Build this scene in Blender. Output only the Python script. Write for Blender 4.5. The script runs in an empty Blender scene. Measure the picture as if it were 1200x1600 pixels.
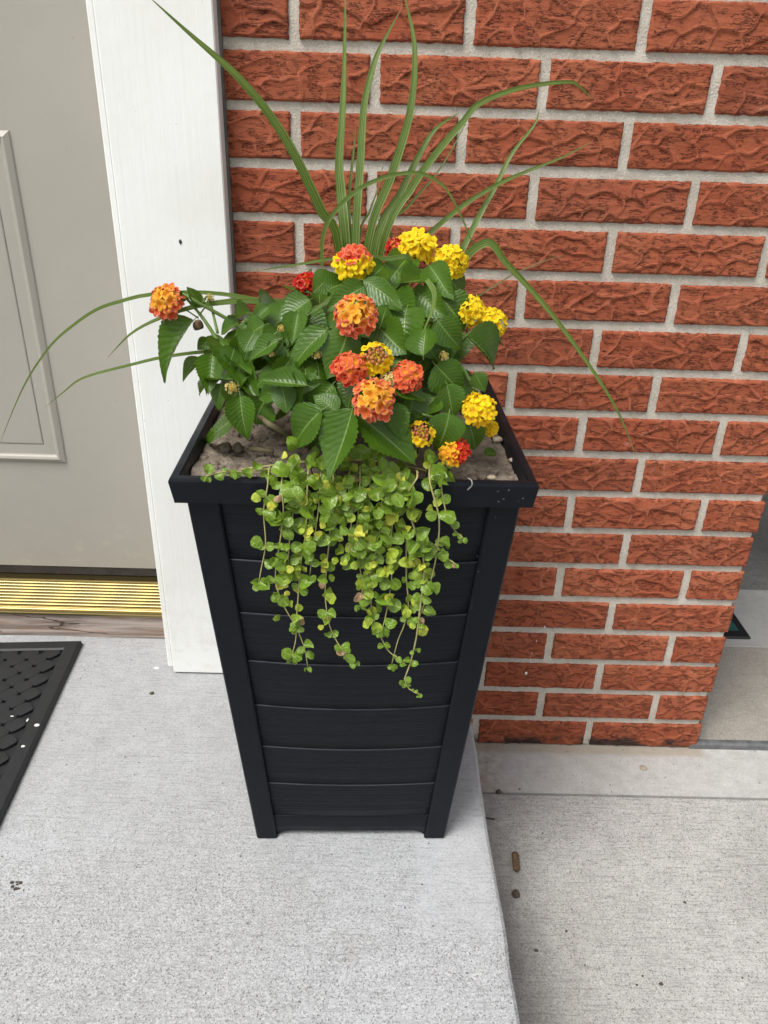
import bpy, math, random
import numpy as np
from math import sin, cos, pi, radians as rad
from mathutils import Vector as V, Matrix, Euler
from mathutils.noise import noise as pnoise, fractal as pfract

# ------------------------------------------------------------------ camera, sky, sun, exposure
sc = bpy.context.scene
CAM = V((0.1161, -1.083, 1.0400)); ROT = Euler((1.0961, -0.0282, 0.0030), 'XYZ'); F = 1207.35
cd = bpy.data.cameras.new('camera'); cam = bpy.data.objects.new('camera', cd); sc.collection.objects.link(cam)
cam.location = CAM; cam.rotation_euler = ROT
cd.sensor_fit = 'VERTICAL'; cd.sensor_height = 36.0; cd.lens = 36.0 * F / 1600.0
cd.clip_start = 0.02; cd.clip_end = 500
sc.camera = cam
SUN_EL, SUN_AZ = rad(58), rad(-138)          # azimuth of the sun seen from the wall, measured from +Y towards +X
w = bpy.data.worlds.new('World'); sc.world = w; w.use_nodes = True
nt = w.node_tree; nt.nodes.clear()
wo = nt.nodes.new('ShaderNodeOutputWorld'); bg = nt.nodes.new('ShaderNodeBackground')
sky = nt.nodes.new('ShaderNodeTexSky'); sky.sky_type = 'NISHITA'; sky.sun_disc = False
sky.sun_elevation = SUN_EL; sky.sun_rotation = SUN_AZ % (2 * pi); sky.air_density = 1.0; sky.dust_density = 4.0
hs = nt.nodes.new('ShaderNodeHueSaturation'); hs.inputs['Saturation'].default_value = 0.22   # cloud cover: nearly white sky
nt.links.new(sky.outputs[0], hs.inputs['Color']); nt.links.new(hs.outputs[0], bg.inputs[0])
bg.inputs[1].default_value = 0.12
nt.links.new(bg.outputs[0], wo.inputs[0])
sd = bpy.data.lights.new('sun', 'SUN'); sd.energy = 1.7; sd.angle = rad(24); sd.color = (1.0, 0.97, 0.92)
sun = bpy.data.objects.new('sun', sd); sc.collection.objects.link(sun)
sv = V((sin(SUN_AZ) * cos(SUN_EL), cos(SUN_AZ) * cos(SUN_EL), sin(SUN_EL)))
sun.rotation_euler = sv.to_track_quat('Z', 'Y').to_euler(); sun.location = sv * 6
sc.view_settings.view_transform = 'Standard'; sc.view_settings.look = 'None'
sc.view_settings.gamma = 1.0; sc.view_settings.use_curve_mapping = False
sc.view_settings.exposure = 0.54
sc.render.engine = 'CYCLES'; sc.cycles.max_bounces = 3; sc.cycles.diffuse_bounces = 3; sc.cycles.glossy_bounces = 2; sc.cycles.transmission_bounces = 3; sc.cycles.use_denoising = True; sc.cycles.adaptive_threshold = 0.02

# ------------------------------------------------------------------ helpers
RM = ROT.to_matrix()
def ray(u, v): return RM @ V(((u - 600) / F, (800 - v) / F, -1.0))
def at(u, v, y):
    d = ray(u, v); return CAM + d * ((y - CAM.y) / d.y)
def atz(u, v, z):
    d = ray(u, v); return CAM + d * ((z - CAM.z) / d.z)
rnd = random.Random(7)

def mesh(name, verts, faces, smooth=True, uvs=None, cols=None):
    me = bpy.data.meshes.new(name)
    me.from_pydata([tuple(v) for v in verts], [], faces)
    if smooth: me.polygons.foreach_set('use_smooth', [True] * len(me.polygons))
    if uvs is not None:
        l = me.uv_layers.new(name='UVMap')
        li = np.zeros(len(me.loops), int); me.loops.foreach_get('vertex_index', li)
        l.data.foreach_set('uv', np.asarray(uvs, float)[li].ravel())
    if cols is not None:
        a = me.color_attributes.new('Col', 'FLOAT_COLOR', 'POINT')
        c = np.ones((len(verts), 4)); c[:, :len(cols[0])] = cols
        a.data.foreach_set('color', c.ravel())
    me.update(); return me
def obj(name, me, mat=None, parent=None, label=None, cat=None, group=None, kind=None, loc=None):
    o = bpy.data.objects.new(name, me); sc.collection.objects.link(o)
    if mat is not None and me is not None and not me.materials: me.materials.append(mat)
    if parent is not None:
        o.parent = parent
        if parent.type == 'EMPTY' and not parent.get('_local'): o.matrix_parent_inverse = Matrix.Translation(-parent.location)
    if loc is not None: o.location = loc
    if label: o['label'] = label
    if cat: o['category'] = cat
    if group: o['group'] = group
    if kind: o['kind'] = kind
    return o
def thing(name, label, cat, loc, group=None, local=False, rz=0):
    o = obj(name, None, label=label, cat=cat, group=group, loc=loc)
    o.empty_display_size = 0.05; o.rotation_euler = (0, 0, rz); LOCAL[o.name] = local
    return o
LOCAL = {}
def part(name, me, mat, parent, **k):
    """child whose coordinates are world ones, unless the thing is a 'local' one"""
    o = bpy.data.objects.new(name, me); sc.collection.objects.link(o)
    if mat is not None and not me.materials: me.materials.append(mat)
    o.parent = parent
    if parent.type == 'EMPTY' and not LOCAL.get(parent.name): o.matrix_parent_inverse = Matrix.Translation(-parent.location)
    for a, b in k.items(): o[a] = b
    return o
class MB:
    def __init__(s): s.v = []; s.f = []; s.c = []
    def add(s, vs, fs, col=None):
        n = len(s.v); s.v += [tuple(v) for v in vs]; s.f += [tuple(i + n for i in f) for f in fs]
        if col is not None: s.c += [col] * len(vs)
    def box(s, a, b, bev=0.0):
        x0, y0, z0 = a; x1, y1, z1 = b
        if bev <= 0:
            s.add([(x0,y0,z0),(x1,y0,z0),(x1,y1,z0),(x0,y1,z0),(x0,y0,z1),(x1,y0,z1),(x1,y1,z1),(x0,y1,z1)],
                  [(3,2,1,0),(4,5,6,7),(0,1,5,4),(1,2,6,5),(2,3,7,6),(3,0,4,7)]); return
        k = bev; vs = []
        for z, e in ((z0, k), (z0 + k, 0), (z1 - k, 0), (z1, k)):
            for (x, y, sx, sy) in ((x0,y0,1,1),(x1,y0,-1,1),(x1,y1,-1,-1),(x0,y1,1,-1)):
                if e: vs += [(x + sx * k * 1.0, y + sy * k, z)] * 2
                else: vs += [(x + sx * k, y, z), (x, y + sy * k, z)] if sx == sy else [(x, y + sy * k, z), (x + sx * k, y, z)]
        # ring order per level: 8 verts going round
        lv = []
        for L in range(4):
            q = vs[L * 8:L * 8 + 8]
            lv.append([q[1], q[0], q[3] if False else q[3], q[2]] if False else q)
        order = [0, 1, 2, 3, 4, 5, 6, 7]
        # build rings explicitly
        rings = []
        for z, e in ((z0, k), (z0 + k, 0), (z1 - k, 0), (z1, k)):
            a0, a1, b0, b1 = x0 + e, x1 - e, y0 + e, y1 - e
            c = k if not e else k * 0.4
            rings.append([(a0 + c, b0, z), (a1 - c, b0, z), (a1, b0 + c, z), (a1, b1 - c, z), (a1 - c, b1, z), (a0 + c, b1, z), (a0, b1 - c, z), (a0, b0 + c, z)])
        vv = [p for r in rings for p in r]; ff = []
        for L in range(3):
            for i in range(8): ff.append((L*8+i, L*8+(i+1)%8, L*8+8+(i+1)%8, L*8+8+i))
        ff += [tuple(reversed(range(8))), tuple(range(24, 32))]
        s.add(vv, ff)
    def tube(s, pts, rs, n=6, col=None):
        pts = [V(p) for p in pts]; vs = []; fs = []
        up = V((0.31, 0.2, 0.93))
        for i, p in enumerate(pts):
            t = (pts[min(i + 1, len(pts) - 1)] - pts[max(i - 1, 0)]).normalized()
            a = t.cross(up)
            if a.length < 1e-3: a = t.cross(V((1, 0, 0)))
            a.normalize(); b = t.cross(a)
            r = rs[i] if hasattr(rs, '__len__') else rs
            for k in range(n): vs.append(p + (a * cos(2*pi*k/n) + b * sin(2*pi*k/n)) * r)
        for i in range(len(pts) - 1):
            for k in range(n): fs.append((i*n+k, i*n+(k+1)%n, i*n+n+(k+1)%n, i*n+n+k))
        fs += [tuple(reversed(range(n))), tuple(range(len(vs) - n, len(vs)))]
        s.add(vs, fs, col)
    def mesh(s, name, smooth=False): return mesh(name, s.v, s.f, smooth, cols=s.c if s.c else None)
def spline(pts, n):
    """Catmull-Rom through the points, n samples evenly along the parameter"""
    pts = [V(p) for p in pts]; P = [pts[0] * 2 - pts[1]] + pts + [pts[-1] * 2 - pts[-2]]; out = []
    m = len(pts) - 1
    for i in range(n):
        s = i / (n - 1) * m; k = min(int(s), m - 1); t = s - k
        a, b, c, d = P[k:k + 4]
        out.append(0.5 * ((2 * b) + (c - a) * t + (2*a - 5*b + 4*c - d) * t*t + (3*b - a - 3*c + d) * t*t*t))
    return out
def grid(nx, ny): return [(j*nx+i, j*nx+i+1, j*nx+nx+i+1, j*nx+nx+i) for j in range(ny - 1) for i in range(nx - 1)]
def blob(r, seed, sq=(1, 1, 1), amp=0.25, rings=6, seg=9):
    vs = [(0, 0, -r * sq[2])]; fs = []
    for i in range(1, rings):
        th = pi * i / rings
        for k in range(seg):
            d = V((sin(th) * cos(2*pi*k/seg), sin(th) * sin(2*pi*k/seg), -cos(th)))
            q = r * (1 + amp * pnoise(d * 1.7 + V((seed * 3.1, seed, -seed))))
            vs.append((d.x * q * sq[0], d.y * q * sq[1], d.z * q * sq[2]))
    vs.append((0, 0, r * sq[2])); n = len(vs) - 1
    for k in range(seg): fs.append((0, 1 + (k+1) % seg, 1 + k)); fs.append((n, n - seg + k, n - seg + (k+1) % seg))
    for i in range(rings - 2):
        for k in range(seg): a = 1 + i*seg; fs.append((a+k, a+(k+1)%seg, a+seg+(k+1)%seg, a+seg+k))
    return vs, fs

# ------------------------------------------------------------------ materials
class N:
    def __init__(s, name, rough=0.8, metal=0.0, spec=0.5):
        s.m = bpy.data.materials.new(name); s.m.use_nodes = True; s.t = s.m.node_tree
        s.b = s.t.nodes['Principled BSDF']; s.b.inputs['Roughness'].default_value = rough
        s.b.inputs['Metallic'].default_value = metal; s.b.inputs['Specular IOR Level'].default_value = spec
        s.tc = s.t.nodes.new('ShaderNodeTexCoord'); s.oi = s.t.nodes.new('ShaderNodeObjectInfo')
    def n(s, typ): return s.t.nodes.new(typ)
    def l(s, a, b): s.t.links.new(a, b)
    def setin(s, sock, val):
        if isinstance(val, bpy.types.NodeSocket): s.l(val, sock)
        else: sock.default_value = val if not (isinstance(val, tuple) and len(val) == 3 and sock.type == 'RGBA') else val + (1,)
    def pos(s, scale=(1, 1, 1), kind='Object', rand=0.0, rot=(0, 0, 0)):
        mp = s.n('ShaderNodeMapping'); s.l(s.tc.outputs[kind], mp.inputs[0]); mp.inputs['Scale'].default_value = scale; mp.inputs['Rotation'].default_value = rot
        if rand:
            v = s.n('ShaderNodeVectorMath'); v.operation = 'SCALE'; v.inputs[0].default_value = (rand, rand * 1.7, rand * 2.3); s.l(s.oi.outputs['Random'], v.inputs['Scale'])
            s.l(v.outputs[0], mp.inputs['Location'])
        return mp.outputs[0]
    def noise(s, co, scale, detail=3.0, rough=0.55, dist=0.0):
        q = s.n('ShaderNodeTexNoise'); s.l(co, q.inputs['Vector']); q.inputs['Scale'].default_value = scale
        q.inputs['Detail'].default_value = detail; q.inputs['Roughness'].default_value = rough; q.inputs['Distortion'].default_value = dist
        return q.outputs['Fac']
    def voro(s, co, scale, feat='F1', rnd=1.0):
        q = s.n('ShaderNodeTexVoronoi'); q.feature = feat; s.l(co, q.inputs['Vector']); q.inputs['Scale'].default_value = scale; q.inputs['Randomness'].default_value = rnd
        return q
    def ramp(s, fac, a, b, lo=0.0, hi=1.0):
        q = s.n('ShaderNodeMapRange'); q.interpolation_type = 'SMOOTHSTEP'; s.setin(q.inputs['Value'], fac)
        q.inputs['From Min'].default_value = a; q.inputs['From Max'].default_value = b; q.inputs['To Min'].default_value = lo; q.inputs['To Max'].default_value = hi
        return q.outputs[0]
    def mix(s, fac, a, b, mode='MIX'):
        q = s.n('ShaderNodeMix'); q.data_type = 'RGBA'; q.blend_type = mode
        s.setin(q.inputs['Factor'], fac); s.setin(q.inputs['A'], a) if False else s.setin(q.inputs[6], a); s.setin(q.inputs[7], b)
        return q.outputs[2]
    def math(s, op, a, b=0.0, c=0.0):
        q = s.n('ShaderNodeMath'); q.operation = op
        for i, v in enumerate((a, b, c)):
            s.setin(q.inputs[i], v)
        return q.outputs[0]
    def xyz(s, co):
        q = s.n('ShaderNodeSeparateXYZ'); s.l(co, q.inputs[0]); return q.outputs
    def bump(s, h, dist=0.001, strength=1.0, prev=None):
        q = s.n('ShaderNodeBump'); s.l(h, q.inputs['Height']); q.inputs['Distance'].default_value = dist; q.inputs['Strength'].default_value = strength
        if prev is not None: s.l(prev, q.inputs['Normal'])
        s.l(q.outputs[0], s.b.inputs['Normal']); return q.outputs[0]
    def col(s, c): s.setin(s.b.inputs['Base Color'], c)
    def rough(s, r): s.setin(s.b.inputs['Roughness'], r)
    def attr(s, name='Col'):
        q = s.n('ShaderNodeAttribute'); q.attribute_name = name; return q.outputs

def concrete(name, c0, c1, speck=1.0, broom=0.5, stain=(0.2, 0.17, 0.13), patch=False, grime=None):
    m = N(name, 0.9, spec=0.25); p = m.pos()
    c = m.mix(m.ramp(m.noise(p, 2.2, 4), 0.35, 0.68), c0, c1)
    c = m.mix(m.ramp(m.noise(p, 38, 3, 0.7), 0.3, 0.75, 0, 0.45), c, tuple(x * 0.78 for x in c0))
    # fine aggregate: dark and light grains
    X = m.xyz(p)
    g1 = m.voro(p, 600).outputs['Color']; g2 = m.voro(p, 950).outputs['Color']
    q1, q2 = m.xyz(g1), m.xyz(g2); grain = m.math('ADD', m.math('MULTIPLY', q1[0], 0.55), m.math('MULTIPLY', q2[1], 0.45))
    expo = m.ramp(m.math('ADD', X[1], m.math('MULTIPLY', m.noise(p, 6, 3), 0.25)), -0.05, -0.42, 0.45, 1.0) if patch else 1.0
    if patch:   # a smoother, paler trowelled patch close to the step's edge
        px = m.math('MULTIPLY', m.ramp(m.math('ADD', X[0], m.math('MULTIPLY', m.noise(p, 30, 3), 0.008)), 0.166, 0.196), m.ramp(X[0], 0.285, 0.27))
        py = m.math('MULTIPLY', m.ramp(m.math('ADD', X[1], m.math('MULTIPLY', m.noise(p, 25, 3), 0.02)), -0.50, -0.46), m.ramp(X[1], -0.15, -0.25))
        pm = m.math('MULTIPLY', px, py)
        expo = m.math('MULTIPLY', expo, m.ramp(pm, 0, 1, 1, 0.55))
        c = m.mix(m.math('MULTIPLY', pm, 0.28), c, tuple(x * 1.12 for x in c1))
    dk = m.math('MULTIPLY', m.ramp(grain, 0.45, 0.95, 0, 0.55 * speck), expo)
    lt = m.math('MULTIPLY', m.ramp(grain, 0.42, 0.10, 0, 0.42 * speck), expo)
    c = m.mix(dk, c, (0.15, 0.14, 0.125)); c = m.mix(lt, c, (0.80, 0.79, 0.76))
    vd = m.math('MULTIPLY', m.ramp(q1[2], 0.93, 0.95), expo); c = m.mix(m.math('MULTIPLY', vd, 0.6 * speck), c, (0.09, 0.08, 0.07))
    # sparse dark pits
    vo = m.voro(p, 85); pit = m.math('MULTIPLY', m.ramp(vo.outputs['Distance'], 0.16, 0.05), m.ramp(m.xyz(vo.outputs['Color'])[0], 0.80, 0.83))
    c = m.mix(m.math('MULTIPLY', pit, 0.75), c, (0.09, 0.08, 0.065))
    br = m.noise(m.pos((22, 330, 1)), 1.0, 3, 0.7)
    c = m.mix(m.ramp(br, 0.48, 0.72, 0, broom), c, tuple(x * 0.40 for x in c0))
    st = m.math('MULTIPLY', m.ramp(m.noise(p, 5.5, 4, 0.7), 0.60, 0.78), m.ramp(m.noise(p, 60, 3), 0.35, 0.65))
    c = m.mix(m.math('MULTIPLY', st, 0.32), c, stain)
    wob = m.math('MULTIPLY', m.math('SUBTRACT', m.noise(p, 14, 4, 0.7), 0.5), 0.10)
    if grime == 'strip':      # sandy washed-down dirt along the bricks, brown dirt in the corner by the step
        e1 = m.math('MULTIPLY', m.ramp(m.math('ADD', X[1], m.math('MULTIPLY', wob, 0.15)), -0.026, -0.012), m.ramp(X[0], 0.745, 0.725)); c = m.mix(m.math('MULTIPLY', e1, 0.6), c, (0.36, 0.29, 0.19))
        e2 = m.ramp(m.math('ADD', X[0], wob), 0.40, 0.30); c = m.mix(m.math('MULTIPLY', e2, m.ramp(m.noise(p, 45, 4, 0.7), 0.3, 0.7, 0.15, 0.75)), c, (0.24, 0.19, 0.13))
    if grime == 'pave':       # dirt gathered along the foot of the step, and a hairline crack
        e1 = m.ramp(m.math('ADD', X[0], m.math('MULTIPLY', wob, 1.6)), 0.47, 0.29); c = m.mix(m.math('MULTIPLY', e1, m.ramp(m.noise(p, 30, 4, 0.7), 0.3, 0.7, 0.25, 0.6)), c, (0.20, 0.185, 0.16))
        e3 = m.math('MULTIPLY', m.ramp(X[1], -0.118, -0.1146), 0.6); c = m.mix(e3, c, (0.13, 0.12, 0.10))
    m.col(c)
    h = m.math('ADD', m.math('MULTIPLY', br, 0.8 * broom), m.math('MULTIPLY', grain, 0.8))
    h = m.math('SUBTRACT', h, m.math('MULTIPLY', pit, 1.2))
    m.bump(h, 0.0014, 0.8); return m.m
MAT_slab = concrete('porch_concrete', (0.448, 0.455, 0.462), (0.505, 0.522, 0.545), 1.0, 0.34, patch=True)
MAT_pave = concrete('broomed_concrete', (0.44, 0.43, 0.415), (0.57, 0.565, 0.55), 0.85, 0.55, (0.16, 0.14, 0.11), grime='pave')
MAT_strip = concrete('smooth_concrete', (0.47, 0.46, 0.435), (0.58, 0.575, 0.56), 0.3, 0.12, (0.22, 0.19, 0.14), grime='strip')
MAT_sill = concrete('sill_concrete', (0.45, 0.44, 0.415), (0.56, 0.555, 0.54), 0.3, 0.12, (0.22, 0.19, 0.14))
MAT_shadefloor = concrete('shaded_concrete', (0.13, 0.13, 0.12), (0.26, 0.255, 0.24), 0.4, 0.15)  # dark mottled concrete, with the garage's shade also put into its colour
MAT_floor = concrete('garage_concrete', (0.36, 0.33, 0.285), (0.44, 0.41, 0.36), 0.5, 0.2)

def mk_brick():
    m = N('brick_clay', 0.85, spec=0.25); p = m.pos(rand=9.0); A = m.attr()
    cell = m.ramp(m.xyz(A[0])[0], 0.05, 0.35)
    r = m.oi.outputs['Random']
    base = m.mix(r, (0.315, 0.088, 0.041), (0.435, 0.138, 0.068))
    base = m.mix(m.ramp(m.math('FRACT', m.math('MULTIPLY', r, 7.31)), 0.55, 1.0, 0, 0.45), base, (0.22, 0.066, 0.038))
    c = m.mix(m.ramp(m.noise(p, 16, 4, 0.6), 0.35, 0.7), base, (0.335, 0.084, 0.039))
    c = m.mix(m.math('MULTIPLY', m.math('SUBTRACT', 1.0, cell), 0.4), c, (0.49, 0.165, 0.090))
    # short dark sideways cracks inside each cell
    q = m.pos((42, 42, 260), rand=5.0)
    cr = m.noise(q, 1.0, 4, 0.75, 0.25)
    line = m.math('ABSOLUTE', m.math('SUBTRACT', cr, 0.5))
    crack = m.math('MULTIPLY', m.ramp(line, 0.024, 0.008), m.ramp(m.noise(m.pos((70, 70, 110), rand=3.0), 1.0, 1), 0.44, 0.54))
    crack = m.math('MULTIPLY', crack, cell)
    c = m.mix(m.math('MULTIPLY', crack, 0.9), c, (0.04, 0.013, 0.010))
    fine = m.noise(p, 300, 3, 0.7)
    c = m.mix(m.ramp(fine, 0.40, 0.70, 0.0, 0.4), c, (0.21, 0.05, 0.03))
    wf = m.n('ShaderNodeNewGeometry'); Z = m.xyz(wf.outputs['Position'])
    ef = m.math('MULTIPLY', m.ramp(m.noise(p, 55, 5, 0.75), 0.60, 0.76), m.ramp(m.noise(p, 7, 2), 0.45, 0.7))
    c = m.mix(m.math('MULTIPLY', ef, 0.5), c, (0.55, 0.40, 0.33))
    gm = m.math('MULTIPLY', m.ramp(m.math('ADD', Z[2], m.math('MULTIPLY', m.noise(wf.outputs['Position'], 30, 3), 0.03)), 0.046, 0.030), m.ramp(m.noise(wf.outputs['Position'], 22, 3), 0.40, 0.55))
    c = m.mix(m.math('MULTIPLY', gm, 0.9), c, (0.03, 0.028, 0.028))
    m.col(c)
    h = m.math('ADD', m.math('MULTIPLY', m.math('MULTIPLY', cr, cell), 1.0), m.math('MULTIPLY', fine, 0.35))
    h = m.math('SUBTRACT', h, m.math('MULTIPLY', crack, 0.8))
    m.bump(h, 0.0016, 0.9); return m.m
MAT_brick = mk_brick()
def mk_mortar():
    m = N('mortar', 0.95, spec=0.2); p = m.pos()
    c = m.mix(m.ramp(m.noise(p, 11, 4, .7), 0.35, 0.65), (0.47, 0.43, 0.365), (0.565, 0.525, 0.455))
    g = m.noise(p, 380, 2, 0.6)
    c = m.mix(m.ramp(g, 0.54, 0.72, 0, 0.45), c, (0.27, 0.25, 0.22))
    c = m.mix(m.ramp(m.noise(m.pos((1.2, 1, 1)), 450, 1), 0.6, 0.7, 0, 0.5), c, (0.78, 0.76, 0.70))
    Z = m.xyz(p)
    gm = m.math('MULTIPLY', m.ramp(m.math('ADD', Z[2], m.math('MULTIPLY', m.noise(p, 40, 3), 0.02)), 0.034, 0.018), m.ramp(m.noise(p, 28, 4), 0.36, 0.5))
    c = m.mix(m.math('MULTIPLY', gm, 0.8), c, (0.06, 0.055, 0.05))
    m.col(c); m.bump(g, 0.0018, 0.8); return m.m
MAT_mortar = mk_mortar()
def mk_white():
    m = N('white_paint', 0.5, spec=0.4); p = m.pos()
    c = m.mix(m.ramp(m.noise(p, 4, 4), 0.4, 0.75), (0.83, 0.84, 0.82), (0.76, 0.76, 0.72))
    g = m.noise(m.pos((170, 170, 5)), 1.0, 4, 0.6)
    c = m.mix(m.ramp(g, 0.55, 0.8, 0, 0.25), c, (0.66, 0.66, 0.62))
    ch = m.math('MULTIPLY', m.ramp(m.noise(p, 90, 3, 0.7), 0.70, 0.74), 0.55)
    c = m.mix(ch, c, (0.42, 0.41, 0.38))
    Z = m.xyz(p)
    dirt = m.math('MULTIPLY', m.ramp(Z[2], 0.45, 0.18), m.ramp(m.noise(p, 26, 5, 0.75), 0.45, 0.75))
    c = m.mix(m.math('MULTIPLY', dirt, 0.45), c, (0.52, 0.51, 0.45))
    m.col(c); m.bump(m.math('ADD', g, m.math('MULTIPLY', m.noise(p, 60, 3), 0.8)), 0.0007, 0.6); return m.m
MAT_white = mk_white()
def mk_door():
    m = N('door_paint', 0.42, spec=0.45); p = m.pos()
    c = m.mix(m.ramp(m.noise(p, 3, 4), 0.35, 0.7), (0.345, 0.326, 0.284), (0.378, 0.357, 0.312))
    Z = m.xyz(p)
    d = m.math('MULTIPLY', m.ramp(Z[2], 0.40, 0.28), m.ramp(m.noise(m.pos((1, 1, 1.6)), 24, 5, 0.75), 0.52, 0.72))
    c = m.mix(m.math('MULTIPLY', d, 0.35), c, (0.52, 0.47, 0.36))
    c = m.mix(m.math('MULTIPLY', m.ramp(m.noise(p, 120, 2), 0.72, 0.76), 0.4), c, (0.25, 0.24, 0.21))
    m.col(c); m.bump(m.noise(m.pos((300, 300, 20)), 1.0, 3), 0.0003, 0.5); return m.m
MAT_door = mk_door()
def plain(name, c, rough=0.6, metal=0.0, var=0.2, scale=40, bump=0.0, bscale=200, spec=0.5):
    m = N(name, rough, metal, spec); p = m.pos(rand=4.0)
    m.col(m.mix(m.ramp(m.noise(p, scale, 4, 0.65), 0.3, 0.72), c, tuple(x * (1 - var) for x in c)))
    if bump: m.bump(m.noise(p, bscale, 3), bump, 0.8)
    return m.m
MAT_brass = plain('brass', (0.32, 0.255, 0.108), 0.34, 1.0, 0.05, 8)
MAT_rubber = plain('black_rubber', (0.016, 0.017, 0.019), 0.55, 0, 0.3, 60, 0.0005, 500)
MAT_sweep = plain('door_sweep', (0.035, 0.03, 0.028), 0.7, 0, 0.5, 60, 0.001, 200)
MAT_gray = plain('gray_rubber', (0.16, 0.165, 0.17), 0.6, 0, 0.45, 50, 0.001, 200)
MAT_fleck = plain('white_fleck', (0.85, 0.85, 0.84), 0.6)
MAT_dirtbrown = plain('brown_bark', (0.22, 0.14, 0.07), 0.85, 0, 0.7, 120, 0.002, 300)
MAT_darkclod = plain('dark_clod', (0.10, 0.078, 0.06), 0.95, 0, 0.5, 120, 0.002, 300)
MAT_pebble = plain('pale_pebble', (0.50, 0.42, 0.30), 0.8, 0, 0.35, 120, 0.001, 300)
MAT_teal = plain('teal_print', (0.02, 0.12, 0.105), 0.7, 0, 0.4, 80)
def mk_wood():
    m = N('weathered_wood', 0.85, spec=0.2); p = m.pos((5, 60, 90))
    g = m.noise(p, 1.0, 6, 0.65, 0.8)
    c = m.mix(m.ramp(g, 0.35, 0.65), (0.20, 0.145, 0.115), (0.40, 0.34, 0.30))
    c = m.mix(m.ramp(m.noise(m.pos((7, 30, 40)), 1, 4), 0.5, 0.7, 0, 0.7), c, (0.30, 0.17, 0.095))
    ln = m.math('ABSOLUTE', m.math('SUBTRACT', m.noise(m.pos((3, 20, 30)), 1.0, 3, 0.5, 0.4), 0.5))
    cr = m.ramp(ln, 0.012, 0.003)
    c = m.mix(m.math('MULTIPLY', cr, 0.85), c, (0.05, 0.035, 0.03))
    m.col(c); m.bump(m.math('SUBTRACT', g, cr), 0.002, 0.8); return m.m
MAT_wood = mk_wood()
def mk_plastic(name, grain):
    m = N(name, 0.42, spec=0.20); p = m.pos(rand=3.0)
    m.col(m.mix(m.ramp(m.noise(p, 60, 4, 0.7), 0.45, 0.8, 0, 0.6), (0.0036, 0.0056, 0.0092), (0.0075, 0.0092, 0.0128)))
    fl = m.voro(p, 120)
    if grain:
        edge_hl = m.math('MULTIPLY', m.xyz(m.attr()[0])[0], m.ramp(m.noise(m.pos((40, 40, 40), rand=2.0), 1.0, 3), 0.30, 0.55, 0.35, 0.9)); base = m.b.inputs['Base Color'].links[0].from_socket; m.col(m.mix(edge_hl, base, (0.042, 0.047, 0.053)))  # highlight along the slat's top edge, put into the colour
        g = m.noise(m.pos((3, 3, 520), rand=3.0), 1.0, 3, 0.6)
        m.bump(g, 0.0013, 0.9); m.rough(m.ramp(g, 0.3, 0.7, 0.34, 0.6))
    else: m.bump(m.noise(p, 500, 2), 0.0002, 0.6); m.rough(m.ramp(m.noise(p, 18, 4), 0.3, 0.7, 0.34, 0.5))
    return m.m
MAT_plast = mk_plastic('black_plastic', False); MAT_slat = mk_plastic('black_plastic_woodgrain', True)
def mk_soil():
    m = N('dry_soil', 1.0, spec=0.1); p = m.pos(rand=3.0)
    c = m.mix(m.ramp(m.noise(p, 60, 5, 0.75), 0.35, 0.65), (0.26, 0.21, 0.165), (0.41, 0.345, 0.275))
    c = m.mix(m.ramp(m.noise(p, 260, 2), 0.55, 0.7, 0, 0.7), c, (0.44, 0.37, 0.29))
    c = m.mix(m.ramp(m.noise(p, 130, 3), 0.56, 0.68, 0, 0.6), c, (0.075, 0.055, 0.042))
    m.col(c); m.bump(m.noise(p, 220, 5, 0.75), 0.006, 1.0); return m.m
MAT_soil = mk_soil()
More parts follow.
